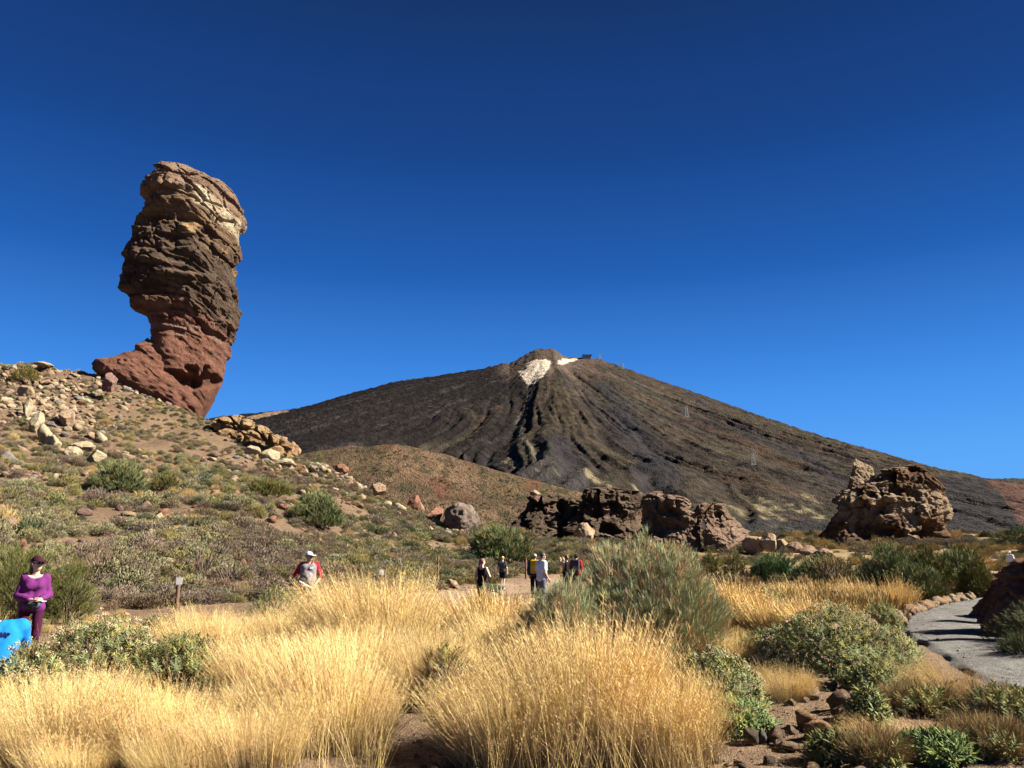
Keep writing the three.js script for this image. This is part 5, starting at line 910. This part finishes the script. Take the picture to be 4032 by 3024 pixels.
{
  const a = person('woman in purple top and dark cap with a belt bag on the trail', 25, 13, { h: 1.66, woman: true, yaw: 28, look: 38, skin: [.60, .38, .28], J: { el: [.22, 1.13, -.04], wl: [.12, 1.07, .2], er: [-.22, 1.12, 0], wr: [-.02, 1.06, .25] }, dirl: [-.2, .05, 1], dirr: [.55, -.05, .7], palml: [-.2, -1, 0], palmr: [.2, 1, -.2], curl: .5,
    top: { color: [.185, .034, .175], sleeve: 1.85, hem: .86, loose: .012, neck: .125, scoop: .75 }, bottom: { color: [.075, .014, .045], to: .1, loose: .004 }, shoes: [.06, .05, .05], hair: { color: [.045, .026, .018], long: .17 }, cap: { color: [.042, .012, .02] }, glasses: true, pouch: true });
  held(a, 'phone', 'pale phone in the hand of the woman in purple', 'phone', new THREE.BoxGeometry(.075, .01, .15), rough(.6, .6, .6, .4), [.14, 1.045, .36], [0, .5, 0]);
  const b = person('man in a grey shirt with red sleeves and white cap standing behind tall grass', 306, 21.5, { h: 1.78, yaw: 6, look: 58, girth: 1.08, belly: .02, skin: [.52, .27, .18], J: { er: [-.34, 1.15, -.06], wr: [-.17, .98, .17], el: [.31, 1.13, -.05], wl: [.19, .94, .13] }, dirr: [.7, -.4, .5], dirl: [-.4, -.7, .4], palmr: [.1, -.4, -1], palml: [-.3, .2, -1], curl: .6,
    top: { color: [.30, .275, .30], sleeveColor: [.47, .022, .045], sleeve: .92, hem: .87, loose: .026, neck: .085, patch: true }, bottom: { color: [.05, .055, .07], to: .1 }, hair: { color: [.2, .17, .15] }, cap: { color: [.82, .82, .84] }, glasses: true });
  held(b, 'rolled_map', 'white rolled paper held by the man with red sleeves', 'paper', new THREE.CylinderGeometry(.018, .018, .42, 10), rough(.78, .78, .76), [.0, .93, .26], [.1, 0, 1.05]);
  person('woman in a black strappy top with auburn hair seen from behind', 482, 26.5, { h: 1.62, woman: true, yaw: 158, look: -40, skin: [.60, .36, .27], J: { er: [-.28, 1.15, 0], wr: [-.12, 1.25, .2] }, top: { color: [.016, .016, .018], sleeve: 0, strap: .155, hem: .86, neck: .13, scoop: 1.2, loose: .02 }, bottom: { color: [.02, .02, .024], to: .1 }, hair: { color: [.12, .045, .025], long: .1 } });
  person('walker in grey T-shirt, black shorts and yellow cap going away up the trail', 502.5, 43, { h: 1.66, woman: true, yaw: 165, skin: [.58, .37, .27], J: { kl: [.09, .5, .08], al: [.09, .09, .12], tl: [.1, .04, .28], kr: [-.09, .5, -.02], ar: [-.09, .1, -.16], tr: [-.1, .03, 0], wl: [.27, .9, .1], wr: [-.27, .9, .02] }, top: { color: [.085, .09, .1], sleeve: .6, hem: .9, loose: .024 }, bottom: { color: [.015, .015, .017], to: .58, loose: .03 }, shoes: [.75, .73, .72], hair: { color: [.30, .2, .07] }, cap: { color: [.62, .44, .1], brimless: true } });
  person('hiker in dark clothes with a yellow backpack and pale cap', 535, 33, { h: 1.72, yaw: 175, skin: [.5, .3, .2], top: { color: [.03, .05, .1], sleeve: 1.7, hem: .88, loose: .028 }, bottom: { color: [.016, .016, .02], to: .1, loose: .02 }, hair: { color: [.1, .07, .05] }, cap: { color: [.42, .4, .36], brimless: true }, pack: { color: [.72, .43, .025], size: [.17, .27, .1], pocket: [.66, .38, .02] } });
  person('man in a white T-shirt with sunglasses and cropped dark hair looking down', 542, 28, { h: 1.82, yaw: 118, look: -18, nod: 22, skin: [.55, .31, .21], J: { head: [0, 1.625, .05], wl: [.22, .95, .16], wr: [-.22, .93, .12] }, top: { color: [.72, .73, .78], sleeve: .7, hem: .84, loose: .035 }, bottom: { color: [.20, .21, .24], to: .1, loose: .03 }, hair: { color: [.03, .022, .018] }, glasses: true });
  const c = person('person in a black sleeveless top raising both hands to take a picture', 567, 37, { h: 1.72, yaw: 215, skin: [.5, .29, .2], J: { el: [.3, 1.3, .16], wl: [.1, 1.52, .3], er: [-.3, 1.3, .16], wr: [-.1, 1.52, .3] }, dirl: [-.2, 1, .2], dirr: [.2, 1, .2], palml: [0, 0, 1], palmr: [0, 0, 1], top: { color: [.018, .018, .022], sleeve: 0, strap: .16, hem: .88, loose: .024 }, bottom: { color: [.02, .02, .025], to: .1 }, hair: { color: [.07, .035, .02], long: .06 } });
  held(c, 'camera', 'small dark camera held up by the person in black', 'camera', new THREE.BoxGeometry(.14, .08, .03), rough(.03, .03, .03, .4), [0, 1.6, .33]);
  person('hiker in a red shirt and black hat with a dark grey backpack', 576.5, 36, { h: 1.76, yaw: 172, skin: [.5, .3, .2], top: { color: [.42, .03, .035], sleeve: .9, hem: .9, loose: .025 }, bottom: { color: [.03, .03, .035], to: .1, loose: .02 }, hair: { color: [.05, .04, .03] }, cap: { color: [.025, .025, .03], round: true, brimless: true }, pack: { color: [.07, .075, .09], size: [.16, .27, .11] } });
  person('distant person in white beyond the path at the right edge', 1013, 62, { h: 1.7, yaw: -60, top: { color: [.8, .8, .8], sleeve: 1.6, loose: .03, hem: .85 }, bottom: { color: [.6, .58, .55], to: .1, loose: .02 }, cap: { color: [.8, .8, .78] }, hair: { color: [.1, .08, .06] } });
  // crouching person at the left edge: only the blue back shows
  const e = person('crouching person in a bright blue T-shirt with dark lettering at the left edge', -7, 9.7, { h: 1.74, yaw: 205, look: 20, nod: 20, skin: [.55, .3, .21], J: { pelvis: [0, .33, -.12], waist: [0, .46, -.08], chest: [0, .66, .0], neck: [.06, .81, .05], head: [.2, .94, .12], sl: [.18, .775, .03], sr: [-.18, .775, .03], el: [.24, .56, .2], er: [-.24, .56, .2], wl: [.14, .5, .42], wr: [-.14, .5, .42], hl: [.1, .3, -.1], hr: [-.1, .3, -.1], kl: [.14, .5, .3], kr: [-.14, .5, .3], al: [.12, .09, .02], ar: [-.12, .09, .02], tl: [.14, .03, .2], tr: [-.14, .03, .2] }, top: { color: [.018, .25, .74], sleeve: .8, hem: .86, loose: .03 }, bottom: { color: [.05, .05, .06], to: .1, waist: .99 }, hair: { color: [.05, .035, .028] } });
  const font = await new FontLoader().loadAsync('fonts/droid/droid_sans_bold.typeface.json'), shirt = e.children.find((m) => m.name === 'shirt'), P = shirt.geometry.attributes.position, ink = rough(.012, .02, .09, .8);
  const backAt = (u, v) => { let z = 0; for (let i = 0; i < P.count; i++) if (Math.abs(P.getX(i) - u) < .014 && Math.abs(P.getY(i) - v) < .014) z = Math.min(z, P.getZ(i)); return z; };
  const word = (text, y0, size, bend) => [...text].forEach((ch, i) => { const u = ((text.length - 1) / 2 - i) * size * 1.02, v = y0 - bend * u * u, g = new TextGeometry(ch, { font, size, depth: .006, curveSegments: 4 }); g.center(); const m = part('letter', g, ink, shirt), z = backAt(u, v), s = (backAt(u, v + .03) - backAt(u, v - .03)) / .06; m.position.set(u, v, z - .006); m.rotation.set(-Math.atan(s), Math.PI, 0, 'YXZ'); m.rotation.z = u * bend * 1.6; });
  word('CAMP', .71, .055, 1.0);
}
renderer.render(scene, camera);
